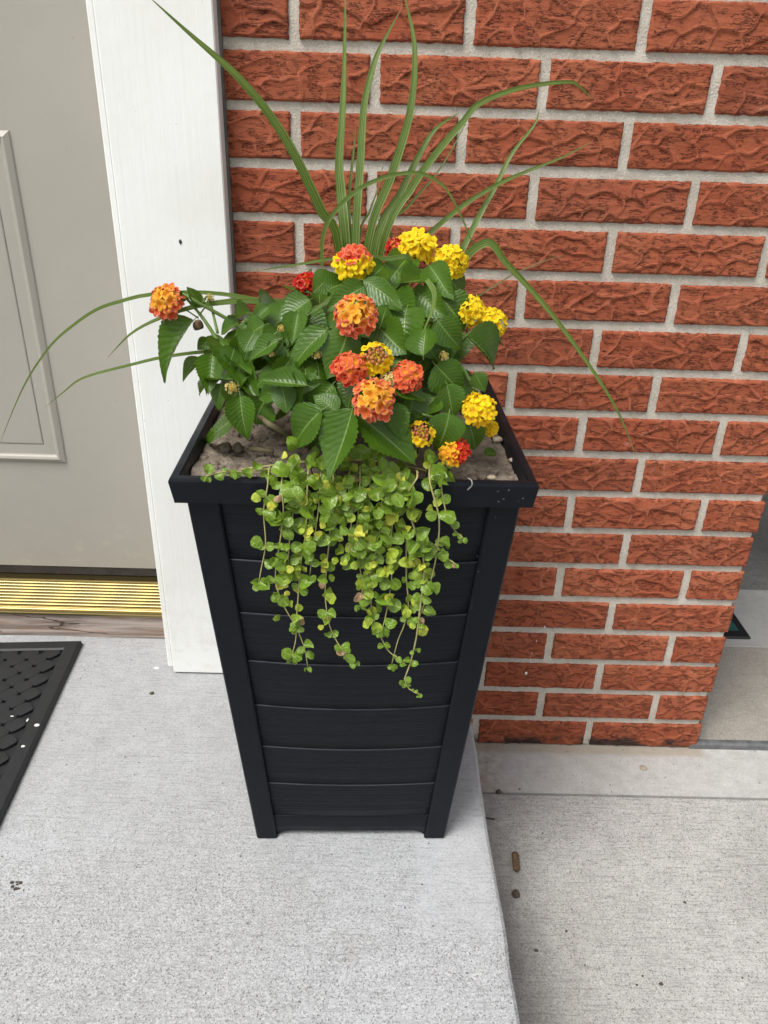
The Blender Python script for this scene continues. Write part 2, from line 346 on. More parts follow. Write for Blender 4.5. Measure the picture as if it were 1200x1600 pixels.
def leafy(name, c0, c1, c2, vein=None, rattr=False, rough=0.45, transl=0.22, stripe=False, lantana=False, spec=0.45):
    m = N(name, rough, spec=spec); uv = m.xyz(m.tc.outputs['UV']); r = m.xyz(m.attr()[0])[0] if rattr else m.oi.outputs['Random']
    ax = m.math('ABSOLUTE', m.math('SUBTRACT', uv[0], 0.5))             # 0 at the midrib, .5 at the margin
    c = m.mix(m.ramp(r, 0.0, 0.55), c0, c1); c = m.mix(m.ramp(r, 0.6, 1.0), c, c2)
    p = m.pos(rand=5.0)
    nz = m.noise(p, 3.0 if lantana else 60, 4)
    c = m.mix(m.ramp(nz, 0.35, 0.7, 0, 0.5), c, tuple(x * 0.62 for x in c0))
    mid = m.ramp(ax, 0.035, 0.008)
    if lantana:
        ph = m.math('SUBTRACT', m.math('MULTIPLY', uv[1], 10.5), m.math('MULTIPLY', ax, 5.5))
        sv_ = m.math('ABSOLUTE', m.math('SUBTRACT', m.math('FRACT', ph), 0.5))    # .5 on the side vein
        vn = m.ramp(sv_, 0.40, 0.5); quilt = m.math('POWER', m.math('SUBTRACT', 1.0, m.math('MULTIPLY', sv_, 2.0)), 0.6)
        fine = m.noise(m.tc.outputs['UV'], 55, 2)
        c = m.mix(m.math('MULTIPLY', vn, 0.09), c, vein); c = m.mix(m.math('MULTIPLY', mid, 0.6), c, vein)
        h = m.math('ADD', quilt, m.math('MULTIPLY', fine, 0.5)); h = m.math('SUBTRACT', h, m.math('MULTIPLY', mid, 0.9))
        m.bump(h, 0.0004, 0.6)
    elif stripe:
        ln = m.noise(m.n_uv((9, 0.35, 1)), 1.0, 3, 0.6); fl = m.noise(m.n_uv((40, 0.8, 1)), 1.0, 2)
        c = m.mix(m.ramp(ln, 0.45, 0.68, 0, 0.75), c, vein); c = m.mix(m.ramp(fl, 0.45, 0.7, 0, 0.4), c, c0)
        c = m.mix(m.ramp(uv[1], 2.78, 3.0, 0, 0.8), c, (0.30, 0.22, 0.09))
        m.bump(ln, 0.0006, 0.6)
    else:
        c = m.mix(m.math('MULTIPLY', mid, 0.5), c, vein)
        bl = m.ramp(m.noise(m.n_uv((3, 3, 1)), 1.0, 3), 0.35, 0.7); m.bump(bl, 0.0008, 0.6)
    m.col(c)
    tr = m.n('ShaderNodeBsdfTranslucent'); m.setin(tr.inputs['Color'], m.mix(0.35, c, (0.35, 0.5, 0.05)))
    mx = m.n('ShaderNodeMixShader'); mx.inputs[0].default_value = transl
    m.l(m.b.outputs[0], mx.inputs[1]); m.l(tr.outputs[0], mx.inputs[2])
    m.l(mx.outputs[0], m.t.nodes['Material Output'].inputs['Surface']); return m.m
def n_uv(s, scale):
    mp = s.n('ShaderNodeMapping'); s.l(s.tc.outputs['UV'], mp.inputs[0]); mp.inputs['Scale'].default_value = scale; return mp.outputs[0]
N.n_uv = n_uv
MAT_lant = leafy('lantana_leaf', (0.062, 0.142, 0.011), (0.12, 0.235, 0.018), (0.205, 0.345, 0.032), (0.25, 0.36, 0.09), 0.36, 0.26, lantana=True, spec=0.42)
MAT_jenny = leafy('jenny_leaf', (0.18, 0.30, 0.028), (0.40, 0.52, 0.045), (0.70, 0.70, 0.08), (0.45, 0.55, 0.15), 0.5, 0.25)
MAT_jennysmall = leafy('jenny_leaf_small', (0.18, 0.30, 0.028), (0.42, 0.53, 0.045), (0.74, 0.72, 0.09), (0.45, 0.55, 0.15), True, 0.5, 0.25)
MAT_dryleaf = leafy('dry_leaf', (0.42, 0.27, 0.15), (0.50, 0.36, 0.2), (0.55, 0.42, 0.25), (0.4, 0.3, 0.15), 0.7, 0.15)
MAT_blade = leafy('grass_blade', (0.075, 0.145, 0.02), (0.15, 0.25, 0.038), (0.25, 0.36, 0.06), (0.42, 0.50, 0.14), 0.5, 0.3, stripe=True)
MAT_dryblade = leafy('dry_blade', (0.22, 0.19, 0.09), (0.30, 0.26, 0.13), (0.30, 0.26, 0.13), (0.36, 0.32, 0.18), 0.6, 0.15, stripe=True)
MAT_stem = plain('green_stem', (0.11, 0.19, 0.035), 0.55, 0, 0.3, 60)
MAT_jstem = plain('pale_stem', (0.42, 0.38, 0.15), 0.6, 0, 0.35, 60)
MAT_woodstem = plain('woody_stem', (0.20, 0.17, 0.09), 0.8, 0, 0.4, 90)
def mk_petal():
    m = N('petals', 0.75, spec=0.15); A = m.attr(); m.col(A[0])
    tr = m.n('ShaderNodeBsdfTranslucent'); m.l(A[0], tr.inputs['Color']); mx = m.n('ShaderNodeMixShader'); mx.inputs[0].default_value = 0.32
    m.l(m.b.outputs[0], mx.inputs[1]); m.l(tr.outputs[0], mx.inputs[2]); m.l(mx.outputs[0], m.t.nodes['Material Output'].inputs['Surface']); return m.m
MAT_petal = mk_petal()

# ------------------------------------------------------------------ the setting: slabs, paving, garage
ZS = 0.176                                   # top of the porch slab above the lower paving
def slab_mesh():
    x0, x1, y0, y1, b = -2.2, 0.281, -2.6, 0.0, 0.006
    mb = MB(); ys = np.linspace(y0, -0.001, 120); rs = []
    for y in ys:
        e = x1 + 0.0025 * pnoise(V((y * 14, 0.3, 1))) + 0.001 * pnoise(V((y * 70, 3, 1))) - 0.016 * (y + 0.2) * 1.0
        rs.append([(x0, y, ZS), (e - 0.016, y, ZS), (e - 0.006, y, ZS - 0.0015), (e - 0.0015, y, ZS - 0.006), (e, y, ZS - 0.016), (e, y, -0.05)])
    n = 6; mb.add([p for r in rs for p in r], [(i*n+k, i*n+k+1, i*n+n+k+1, i*n+n+k) for i in range(len(rs) - 1) for k in range(n - 1)])
    mb.add([(x0, y0, -0.05), (rs[0][5][0], y0, -0.05), (rs[0][5][0], y0, ZS - 0.016), (rs[0][1][0], y0, ZS), (x0, y0, ZS)], [(0, 1, 2, 3, 4)])
    # the tongue that runs into the door recess
    mb.add([(x0, -0.001, ZS), (-0.20, -0.001, ZS), (-0.20, 0.09, ZS), (x0, 0.09, ZS)], [(0, 1, 2, 3)])
    return mb.mesh('porch_slab', False)
obj('porch_slab', slab_mesh(), MAT_slab, kind='structure')
mb = MB(); mb.add([(-4, -3.2, 0), (6, -3.2, 0), (6, -0.1145, 0), (-4, -0.1145, 0), (-4, -0.1145, -0.03), (6, -0.1145, -0.03)], [(0, 1, 2, 3), (3, 2, 5, 4)])
obj('pavement', mb.mesh('pavement'), MAT_pave, kind='structure')
mb = MB(); mb.add([(-1, -0.1115, 0.001), (6, -0.1115, 0.001), (6, 0.02, 0.004), (-1, 0.02, 0.004), (-1, -0.1115, -0.03), (6, -0.1115, -0.03)], [(0, 1, 2, 3), (1, 0, 4, 5)])
obj('footing_strip', mb.mesh('footing_strip'), MAT_strip, kind='structure')
mb = MB(); mb.add([(-200, -200, -0.034), (200, -200, -0.034), (200, 200, -0.034), (-200, 200, -0.034)], [(0, 1, 2, 3)])
obj('added_ground', mb.mesh('added_ground'), plain('added_ground_green', (0.06, 0.09, 0.03), 0.95, 0, 0.4, 3), kind='structure')  # unseen dark green ground, added to cut bounce light and reflections
mb = MB(); mb.box((0.60, 0.023, -0.02), (4.5, 0.318, 0.006), 0.002)
obj('garage_apron', mb.mesh('garage_apron'), MAT_floor, kind='structure')
mb = MB(); mb.box((0.30, 0.322, -0.02), (4.5, 0.56, 0.004), 0.002)
obj('garage_sill', mb.mesh('garage_sill'), MAT_sill, kind='structure')
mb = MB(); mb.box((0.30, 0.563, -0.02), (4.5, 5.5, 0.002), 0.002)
obj('garage_floor', mb.mesh('garage_floor'), MAT_shadefloor, kind='structure')
MAT_inner = plain('garage_wall_paint', (0.35, 0.34, 0.31), 0.9, 0, 0.3, 5)
for nm, a, b in (('garage_back_wall', (0.4, 5.3, 0), (4.5, 5.5, 2.5)), ('garage_side_wall', (4.3, 0.2, 0.01), (4.5, 5.29, 2.5)),
                 ('garage_party_wall', (0.30, 0.24, 0.008), (0.48, 5.29, 2.4)), ('garage_ceiling', (0.25, 0.23, 2.5), (4.6, 5.6, 2.6))):
    mb = MB(); mb.box(a, b); obj(nm, mb.mesh(nm), MAT_inner, kind='structure')

# ------------------------------------------------------------------ brick wall
P, CH = 0.2095, 0.0654
def brick_mesh(name, wd, ht, seed):
    """face looks along -Y; origin at the middle of the face. Raised smooth veins between rough cells."""
    r = np.random.RandomState(seed); nx = 104 if wd > 0.12 else 52; nz = 34
    xs = np.linspace(-wd/2, wd/2, nx); zs = np.linspace(-ht/2, ht/2, nz); X, Z = np.meshgrid(xs, zs)
    k = max(6, int(13 * wd / 0.194)); S = []
    while len(S) < k:                                        # spread seeds
        c = np.array([r.uniform(-wd/2, wd/2), r.uniform(-ht/2, ht/2)])
        if all((((c - q) / (0.034, 0.019)) ** 2).sum() > 0.75 for q in S) or r.rand() < 0.02: S.append(c)
    S = np.array(S)
    wx = X + 0.0045 * np.sin(Z * 130 + seed) + 0.003 * np.sin(X * 95 + Z * 60 + seed * 2.1)
    wz = Z + 0.0040 * np.sin(X * 75 + seed * 1.3) + 0.002 * np.sin(X * 160 + seed)
    D = np.sqrt(((wx[..., None] - S[:, 0]) / 1.75) ** 2 + (wz[..., None] - S[:, 1]) ** 2)
    o = np.argsort(D, -1); d1 = np.take_along_axis(D, o[..., :1], -1)[..., 0]; d2 = np.take_along_axis(D, o[..., 1:2], -1)[..., 0]
    e = d2 - d1; ridge = np.exp(-(e / 0.0017) ** 2); cellm = np.clip((e - 0.0006) / 0.0036, 0, 1)
    i1 = o[..., 0]; T = r.uniform(-1, 1, (k, 3))
    tilt = T[i1, 0] * 0.0006 + (Z - S[i1, 1]) / ht * (0.0045 + 0.0015 * T[i1, 1]) + (X - S[i1, 0]) / wd * 0.004 * T[i1, 2]
    nn = np.array([[pfract(V((x * 55 + seed * 7, z * 130, seed)), 0.8, 2.1, 4) for x in xs] for z in zs])
    h = 0.0016 * ridge + cellm * (0.95 * tilt - 0.0009 + 0.0006 * nn)
    h = np.maximum(h, -0.0013 + 0.25 * (h + 0.0013))
    ed = np.minimum(np.minimum(X + wd/2, wd/2 - X), np.minimum(Z + ht/2, ht/2 - Z))
    h = h * np.clip(ed / 0.003, 0.1, 1) - 0.0035 * np.clip(1 - ed / 0.0028, 0, 1) ** 2
    jx = np.array([[pnoise(V((z * 160, seed * 3.3, sgn))) for sgn in (1, 5)] for z in zs]); jz = np.array([[pnoise(V((x * 120, seed * 5.3, sgn))) for sgn in (2, 7)] for x in xs])
    fx = (X / (wd/2)); fz = (Z / (ht/2))
    X2 = X + 0.0014 * np.where(fx < 0, jx[:, :1] * (fx ** 8), jx[:, 1:] * (fx ** 8)); Z2 = Z + 0.0013 * np.where(fz < 0, jz[:, 0][None] * fz ** 8, jz[:, 1][None] * fz ** 8)
    vs = np.stack([X2.ravel(), -h.ravel(), Z2.ravel()], 1).tolist(); cols = np.repeat(cellm.ravel()[:, None], 3, 1).tolist()
    fs = [tuple(f) for f in grid(nx, nz)]
    ring = [i for i in range(nx)] + [j*nx + nx-1 for j in range(1, nz)] + [(nz-1)*nx + i for i in range(nx-2, -1, -1)] + [j*nx for j in range(nz-2, 0, -1)]
    b = len(vs)
    for i in ring: vs.append([vs[i][0], 0.028, vs[i][2]]); cols.append([0.6] * 3)
    m = len(ring)
    for i in range(m): fs.append((ring[(i+1) % m], ring[i], b + i, b + (i+1) % m))
    me = mesh(name, vs, fs, True, cols=cols); me.materials.append(MAT_brick); return me
BW, BH = P - 0.0130, CH - 0.0120
FULL = [brick_mesh('brick_full', BW, BH, 11 + i) for i in range(12)]
HALF = [brick_mesh('brick_half', 0.092, BH, 51 + i) for i in range(6)]
wall = thing('brick_wall', 'red rock-faced brick wall with pale mortar behind the planter', 'wall', (0.30, 0.10, 0.0))
XL, XR, NR = -0.118, 0.7235, 36
rb = random.Random(3); last = None
def put_brick(x0, x1, row, first=None):
    global last
    wd = x1 - x0; pool = HALF if wd < 0.14 else FULL; nom = 0.092 if wd < 0.14 else BW
    me = rb.choice([q for q in pool if q is not last]); last = me
    o = part('brick', me, None, wall)
    o.location = ((x0 + x1) / 2, 0.0 + rb.uniform(-0.0010, 0.0008), (row + 0.5) * CH + rb.uniform(-0.0008, 0.0008))
    o.scale = (wd / nom, 1, 1 + rb.uniform(-0.02, 0.02)); o.rotation_euler = (0, (pi if rb.random() < 0.45 else 0) + rb.uniform(-0.004, 0.004), 0)
for row in range(NR):
    par = (17 - row) % 2; sh = -0.0045 if par else 0.0030
    js = [(k + 0.5 * par) * P + sh + rb.uniform(-0.0015, 0.0015) for k in range(-2, 5)]
    js = [j for j in js if XL + 0.03 < j < XR - 0.03]; ed = [XL - 0.0075] + js + [XR + 0.0075 + rb.uniform(-0.002, 0.002)]
    for a, b in zip(ed[:-1], ed[1:]): put_brick(a + 0.0065, b - 0.0065, row)
# mortar: one rough sheet, a few millimetres back, swelling and dipping
nx, nz = 260, 560; xs = np.linspace(XL, XR - 0.004, nx); zs = np.linspace(0.0, NR * CH, nz)
vs = [(x, 0.0052 + 0.0010 * pnoise(V((x * 45, 0, z * 45))) + 0.0005 * pnoise(V((x * 190, 5, z * 190))), z) for z in zs for x in xs]
fs = grid(nx, nz); b = len(vs)
vs += [(xs[0], 0.2, 0), (xs[-1], 0.2, 0), (xs[-1], 0.2, zs[-1]), (xs[0], 0.2, zs[-1])]
tr = (nz - 1) * nx + nx - 1; tl = (nz - 1) * nx
fs += [tuple([b + 1] + [j * nx + nx - 1 for j in range(nz)] + [b + 2])[::-1], (b, b + 3, tl, 0)[::-1], tuple([b + 3, b + 2] + list(range(tr, tl - 1, -1)))[::-1], (b, b + 1, b + 2, b + 3)[::-1]]
part('mortar', mesh('mortar', vs, fs, True), MAT_mortar, wall)
# return bricks of the wall's end are simply the ends of these; paint drips left on two bricks
for i, (u, v, r, sq) in enumerate(((822, 1052, 0.0026, (1, .5, 1.2)), (829, 1032, 0.0011, (.5, .5, 4)), (838, 1002, 0.0012, (.6, .5, 3)), (851, 980, 0.0012, (.8, .5, 2.4)), (831, 1021, .0009, (.6, .5, 3)))):
    q, f = blob(r, i, sq); p = at(u, v, -0.0012); part('paint_drip', mesh('paint_drip', [V(a) + p for a in q], f), MAT_fleck, wall)

# ------------------------------------------------------------------ door, casing, threshold
casing = thing('door_casing', 'white painted flat board trim between the door and the bricks', 'door trim', (-0.16, 0.0, ZS))
mb = MB(); mb.box((-0.224, -0.030, ZS + 0.003), (-0.0865, -0.0015, 2.30), 0.0016); part('face_board', mb.mesh('face_board'), MAT_white, casing)
mb = MB(); mb.box((-0.2335, -0.0265, ZS + 0.012), (-0.2243, 0.010, 2.30), 0.0018); part('edge_bead', mb.mesh('edge_bead'), MAT_white, casing)
mb = MB(); mb.box((-0.235, 0.0105, ZS + 0.003), (-0.125, 0.20, 2.30), 0.001); part('jamb', mb.mesh('jamb'), MAT_white, casing)
mb = MB(); mb.box((-0.0862, -0.006, ZS + 0.003), (-0.0835, 0.006, 2.30)); part('shadow_gap', mb.mesh('shadow_gap'), plain('gap_shade', (0.17, 0.165, 0.155), 0.9, 0, .4), casing)  # dark strip standing in for the line of shadow between board and bricks
q, f = blob(0.0028, 3, (.7, .4, 1.1), 0.5); c = at(282, 378, -0.0303); part('nail_hole', mesh('nail_hole', [V(a) + c for a in q], f), MAT_sweep, casing)
q, f = blob(0.0033, 9, (1.5, 1, .45), 0.6); c = atz(245, 1044, ZS)
obj('concrete_chip', mesh('concrete_chip', [V(a) + c for a in q], f), MAT_fleck, label='small white chip on the slab at the foot of the door trim', cat='chip')
DY = 0.165; DX0, DX1, DZ0, DZ1 = -1.16, -0.2352, 0.266, 2.28
door = thing('front_door', 'greige panelled entry door with moulded panels', 'door', (-0.70, DY, DZ0))
mb = MB(); mb.box((DX0, DY, DZ0), (DX1, DY + 0.044, DZ1)); part('door_slab', mb.mesh('door_slab'), MAT_door, door)
def panel(x0, x1, z0, z1):
    prof = [(0.0, -0.0005), (0.0015, -0.0030), (0.0045, -0.0050), (0.0085, -0.0075), (0.0125, -0.0060), (0.0150, -0.0030), (0.0170, -0.0022), (0.0300, -0.0016), (0.0335, -0.0014), (0.0345, -0.0005), (0.0355, -0.0025), (0.0370, -0.0030)]
    vs = []; fs = []
    for d, y in prof: vs += [(x0 + d, DY + y, z0 + d), (x1 - d, DY + y, z0 + d), (x1 - d, DY + y, z1 - d), (x0 + d, DY + y, z1 - d)]
    for i in range(len(prof) - 1):
        for k in range(4): fs.append((i*4+k, i*4+(k+1)%4, i*4+4+(k+1)%4, i*4+4+k))
    n = len(vs) - 4
    part('panel_moulding', mesh('panel_moulding', vs, fs, False), MAT_door, door)
    d, y = prof[-1]
    mb = MB(); mb.add([(x0 + d, DY + y, z0 + d), (x1 - d, DY + y, z0 + d), (x1 - d, DY + y, z1 - d), (x0 + d, DY + y, z1 - d)], [(0, 1, 2, 3)])
    part('panel_field', mb.mesh('panel_field'), MAT_door, door)
for (a, b) in ((-0.665, -0.430), (-0.99, -0.755)):
    panel(a, b, 0.480, 1.005); panel(a, b, 1.20, 2.05)
mb = MB(); mb.box((DX0, DY + 0.001, 0.2485), (DX1, DY + 0.03, 0.2655)); part('door_sweep', mb.mesh('door_sweep'), MAT_sweep, door)
thr = thing('door_threshold', 'ribbed brass threshold on a weathered wooden sill under the door', 'threshold', (-0.70, 0.11, ZS))
mb = MB(); 
prof = [(0.066, 0.2270), (0.0610, 0.2275), (0.0610, 0.2310), (0.0618, 0.2325), (0.0720, 0.2322)]
def zt(y): return 0.2330 + (y - 0.066) / (0.172 - 0.066) * 0.0150
def rib(y, r, h): return [(y - r, zt(y) - .0012)] + [(y + r * sin(a), zt(y) - .0006 + h * cos(a)) for a in (-1.2, -.85, -.5, -.15, .25, .7, 1.2)] + [(y + r, zt(y) - .0012)]
prof += rib(0.0745, .0016, .0020) + [(0.0800, zt(.08) - .0016)]
for i in range(8): prof += rib(0.0830 + i * 0.0083, .0026, .0030)
prof += [(0.1460, zt(.146) - .001), (0.1475, 0.2475), (0.1760, 0.2470), (0.176, 0.2270)]
vs = [(x, a, b) for x in (-1.16, -0.2356) for a, b in prof]; n = len(prof)
fs = [(i, i + 1, n + i + 1, n + i) for i in range(n - 1)] + [tuple(range(n)), tuple(range(2*n - 1, n - 1, -1))]
part('brass_plate', mesh('brass_plate', vs, fs, False), MAT_brass, thr)
nx, nz = 160, 14; vs = []
for j in range(nz):
    for i in range(nx):
        x = -1.16 + 0.9245 * i / (nx - 1); t = j / (nz - 1); z = ZS + 0.0005 + t * 0.0502
        vs.append((x, 0.068 + 0.003 * pnoise(V((x * 9, 1, z * 120))) - 0.0015 * (1 - abs(2*t - 1)) ** 0.5, z))
fs = grid(nx, nz); b = len(vs); vs += [(-1.16, 0.18, ZS + .0005), (-0.2355, 0.18, ZS + .0005), (-0.2355, 0.18, 0.2267), (-1.16, 0.18, 0.2267)]
fs += [(b, b+1, b+2, b+3), ((nz-1)*nx, nz*nx-1, b+2, b+3), (nx-1, b+1, b+2, nz*nx-1)]
part('wooden_sill', mesh('wooden_sill', vs, fs, True), MAT_wood, thr)
# header above the recess and the far jamb (out of the picture, they close the recess)
mb = MB(); mb.box((-1.28, 0.012, 2.301), (-0.10, 0.22, 2.45)); mb.box((-1.28, 0.0105, ZS + .003), (-1.165, 0.20, 2.30)); part('header', mb.mesh('header'), MAT_white, casing)

# the house front goes on past the far jamb, outside the picture
m = N('brick_pattern', 0.9, spec=0.2); bt = m.n('ShaderNodeTexBrick'); mp = m.n('ShaderNodeMapping'); m.l(m.tc.outputs['Object'], mp.inputs[0]); mp.inputs['Rotation'].default_value = (rad(90), 0, 0)
m.l(mp.outputs[0], bt.inputs['Vector']); bt.inputs['Scale'].default_value = 1.0; bt.inputs['Brick Width'].default_value = P; bt.inputs['Row Height'].default_value = CH; bt.inputs['Mortar Size'].default_value = 0.006
bt.inputs['Color1'].default_value = (0.36, 0.10, 0.05, 1); bt.inputs['Color2'].default_value = (0.42, 0.13, 0.065, 1); bt.inputs['Mortar'].default_value = (0.58, 0.55, 0.49, 1); m.col(bt.outputs['Color'])
mb = MB(); mb.box((-4.2, 0.001, -0.03), (-1.282, 0.2, 2.45)); obj('house_wall', mb.mesh('house_wall'), m.m, kind='structure')

# ------------------------------------------------------------------ doormat
MAZ = ZS + 0.001; th = -rad(4.1)                       # right edge drifts to +x towards the viewer
mc = atz(128, 999, ZS + 0.012); mat_ = thing('doormat', 'black rubber doormat with a basket weave inside a flat border', 'doormat', (mc.x, mc.y, MAZ), local=True, rz=-th)
MWX, MWY, BO = 0.62, 0.44, 0.026
prof = [(0, 0), (0.0015, 0.0085), (0.004, 0.0105), (BO - 0.003, 0.0105), (BO, 0.008), (BO, 0.0)]
vs = []; fs = []
for d, z in prof: vs += [(-MWX + d, -MWY + d, z), (-d, -MWY + d, z), (-d, -d, z), (-MWX + d, -d, z)]
for i in range(len(prof) - 1):
    for k in range(4): fs.append((i*4+k, i*4+(k+1)%4, i*4+4+(k+1)%4, i*4+4+k))
part('border', mesh('border', vs, fs, False), MAT_rubber, mat_)
mb = MB(); mb.box((-MWX + BO, -MWY + BO, 0.0005), (-BO, -BO, 0.003)); part('backing', mb.mesh('backing'), MAT_rubber, mat_)
S_ = 0.0254
def pillow(s, hz):
    n = 6; vs = []
    for j in range(n):
        for i in range(n):
            x, y = -1 + 2*i/(n-1), -1 + 2*j/(n-1); k = 1 - 0.14 * (abs(x) * abs(y)) ** 3
            vs.append((x * s/2 * 1.004 * k, y * s/2 * 1.0 * k, hz * (0.92 + 0.08 * (1 - x * x)) * (1 - 0.03 * y ** 4)))
    f = grid(n, n); ring = list(range(n)) + [j*n+n-1 for j in range(1, n)] + [(n-1)*n+i for i in range(n-2, -1, -1)] + [j*n for j in range(n-2, 0, -1)]
    b = len(vs); vs += [(vs[i][0], vs[i][1], 0) for i in ring]; m = len(ring)
    f += [(ring[(i+1)%m], ring[i], b+i, b+(i+1)%m) for i in range(m)]
    me = mesh('weave_strap', vs, f, False); me.materials.append(MAT_rubber); return me
PIL = pillow(S_, 0.0050); rest = MB(); o0 = V((-0.044, -0.033))
for i in range(-40, 40):
    for j in range(-40, 40):
        c = V(((i - j) * S_ / math.sqrt(2), (i + j) * S_ / math.sqrt(2))) + o0
        if not (-MWX + BO + .006 < c.x < -BO - .004 and -MWY + BO + .006 < c.y < -BO - .004): continue
        a = pi/4 if (i + j) % 2 else -pi/4
        if c.x > -0.22:
            o = part('weave_strap', PIL, None, mat_); o.location = (c.x, c.y, 0.0031 + (.0002 if (i + j) % 2 else 0)); o.rotation_euler = (0, 0, a)
        else:
            R2 = Matrix.Rotation(a, 3, 'Z'); rest.add([R2 @ v.co + V((c.x, c.y, 0.0031 + (.0002 if (i + j) % 2 else 0))) for v in PIL.vertices], [tuple(p.vertices) for p in PIL.polygons])
part('weave_far_side', rest.mesh('weave', False), MAT_rubber, mat_, kind='stuff')
for i, (u, v, r, sq, lb) in enumerate(((58, 1133, 0.0042, (1.25, .9, .35), 'largest white fleck on the right border of the doormat'), (36, 1166, 0.0030, (1.2, .9, .35), 'small white fleck on the doormat border nearest the viewer'),
        (43, 1125, 0.0030, (.6, 1.5, .3), 'slim slanted white fleck where the weave meets the doormat border'), (19, 1119, 0.0028, (1.3, .5, .3), 'thin white fleck lying on the doormat weave'))):
    q, f = blob(r * .82, i, sq); c = atz(u, v, ZS + 0.0125); obj('white_fleck', mesh('fleck', q, f), MAT_fleck, label=lb, cat='fleck', group='white flecks on the doormat', loc=c)

# ------------------------------------------------------------------ planter
PC = V((0.0905, -0.2365, ZS)); PYAW = rad(1.6)
pl = thing('planter', 'tall tapered black plastic planter with wood-grain slats', 'planter', PC, local=True, rz=PYAW)
def hw(z): return 0.1255 + 0.0395 * z / 0.525
def ring_sweep(prof, closed=True):
    vs = []; fs = []; n = len(prof)
    for d, z in prof: vs += [(-d, -d, z), (d, -d, z), (d, d, z), (-d, d, z)]
    for i in range(n if closed else n - 1):
        j = (i + 1) % n
        for k in range(4): fs.append((i*4+k, i*4+(k+1)%4, j*4+(k+1)%4, j*4+k))
    return vs, fs
q, f = ring_sweep([(0.1715, 0.5245), (0.1742, 0.5250), (0.1775, 0.5490), (0.1766, 0.5512), (0.1748, 0.5520), (0.1690, 0.5520), (0.1672, 0.5508), (0.1660, 0.5440), (0.1640, 0.5250)])
part('rim', mesh('rim', q, f, False), MAT_plast, pl)
q, f = ring_sweep([(0.150, 0.5243), (0.1115, 0.012)], False); q2 = len(q)
f += [(4, 5, 6, 7)]; part('liner', mesh('liner', q, f, False), MAT_plast, pl)
PW0, PW1 = 0.0265, 0.0315
for sx, sy in ((-1, -1), (1, -1), (1, 1), (-1, 1)):
    vs = []; fs = []
    for z in (0.0, 0.0012, 0.5243):
        h = hw(z) - (0.0008 if z == 0 else 0); wd = PW0 + (PW1 - PW0) * z / 0.525; b = 0.0018
        pr = [(h - b, h), (h, h - b), (h, h - wd + b), (h - b, h - wd), (h - wd, h - wd), (h - wd, h - b), (h - wd + b, h)]
        vs += [(sx * x, sy * y, z) for x, y in pr]
    n = 7
    for i in range(2):
        for k in range(n): fs.append((i*n+k, i*n+(k+1)%n, i*n+n+(k+1)%n, i*n+n+k))
    fs += [tuple(range(n)), tuple(range(2*n, 3*n))]
    me = mesh('corner_post', vs, fs, False)
    import bmesh
    bm = bmesh.new(); bm.from_mesh(me); bmesh.ops.recalc_face_normals(bm, faces=bm.faces); bm.to_mesh(me); bm.free()
    part('corner_post', me, MAT_plast, pl)
ZB = [0.043, 0.107, 0.174, 0.244, 0.313, 0.382, 0.452, 0.5243]
def slat(z0, z1, arch=False):
    nx = 19; vs = []
    rows = [(0.0, -0.007), (0.0004, -0.0008), (None, -0.0004), (None, -0.0002), (-0.0022, 0.0001), (-0.0012, 0.0), (-0.0006, -0.0003), (-0.0002, -0.0008), (0.0, -0.0080)]
    rr = []
    H = z1 - z0 - 0.0010
    for k, (dz, dy) in enumerate(rows):
        if k < 2: z = z0 + dz
        elif k == 2: z = z0 + H * 0.33
        elif k == 3: z = z0 + H * 0.66
        else: z = z0 + H + dz
        rr.append((z, dy))
    for z, dy in rr:
        for i in range(nx):
            t = -1 + 2 * i / (nx - 1)
            zz = z
            if arch and z < z0 + H * 0.2: zz = z + 0.0 if abs(t) < 0.84 else z - ((abs(t) - 0.84) / 0.16) ** 1.6 * 0.0100
            h = hw(zz); wd = PW0 + (PW1 - PW0) * zz / 0.525; half = h - wd + 0.001
            bow = (0.0015 + 0.0070 * min(1, zz / 0.25)) * (1 - t * t) if not arch else 0.001 * (1 - t * t)
            vs.append((t * half, -(h - 0.0052 + bow + dy), zz))
    hl_e = [0, 0, 0, 0, 0, .25, .9, .6, 0]  # strength of the painted edge highlight, row by row
    return mesh('slat', vs, grid(nx, len(rr)), True, cols=[[hl_e[k]] * 3 for k in range(len(rr)) for _ in range(nx)])
for a in range(4):
    for k in range(len(ZB) - 1):
        o = part('slat', slat(ZB[k], ZB[k+1]), MAT_slat, pl); o.rotation_euler = (0, 0, a * pi/2)
    o = part('base_rail', slat(0.0105, 0.043, True), MAT_plast, pl); o.rotation_euler = (0, 0, a * pi/2)
# small pale specks of dirt splashed on rim and upper right panel
sp = MB(); rs = random.Random(5)
for u, v in ((778, 768), (787, 780), (779, 784), (810, 783), (817, 779), (795, 766), (746, 869), (747, 893), (774, 808), (737, 950)):
    q, f = blob(rs.uniform(0.0004, 0.0008), rs.random() * 9, (1.3, .4, 1)); y = -0.4165 if v < 790 else -0.398
    p = at(u, v, y); sp.add([Matrix.Rotation(-PYAW, 3, 'Z') @ (V(a) + p - PC) for a in q], f)
part('dirt_speck', sp.mesh('dirt_speck', True), plain('dust', (0.085, 0.08, 0.07), 0.9), pl, kind='stuff')
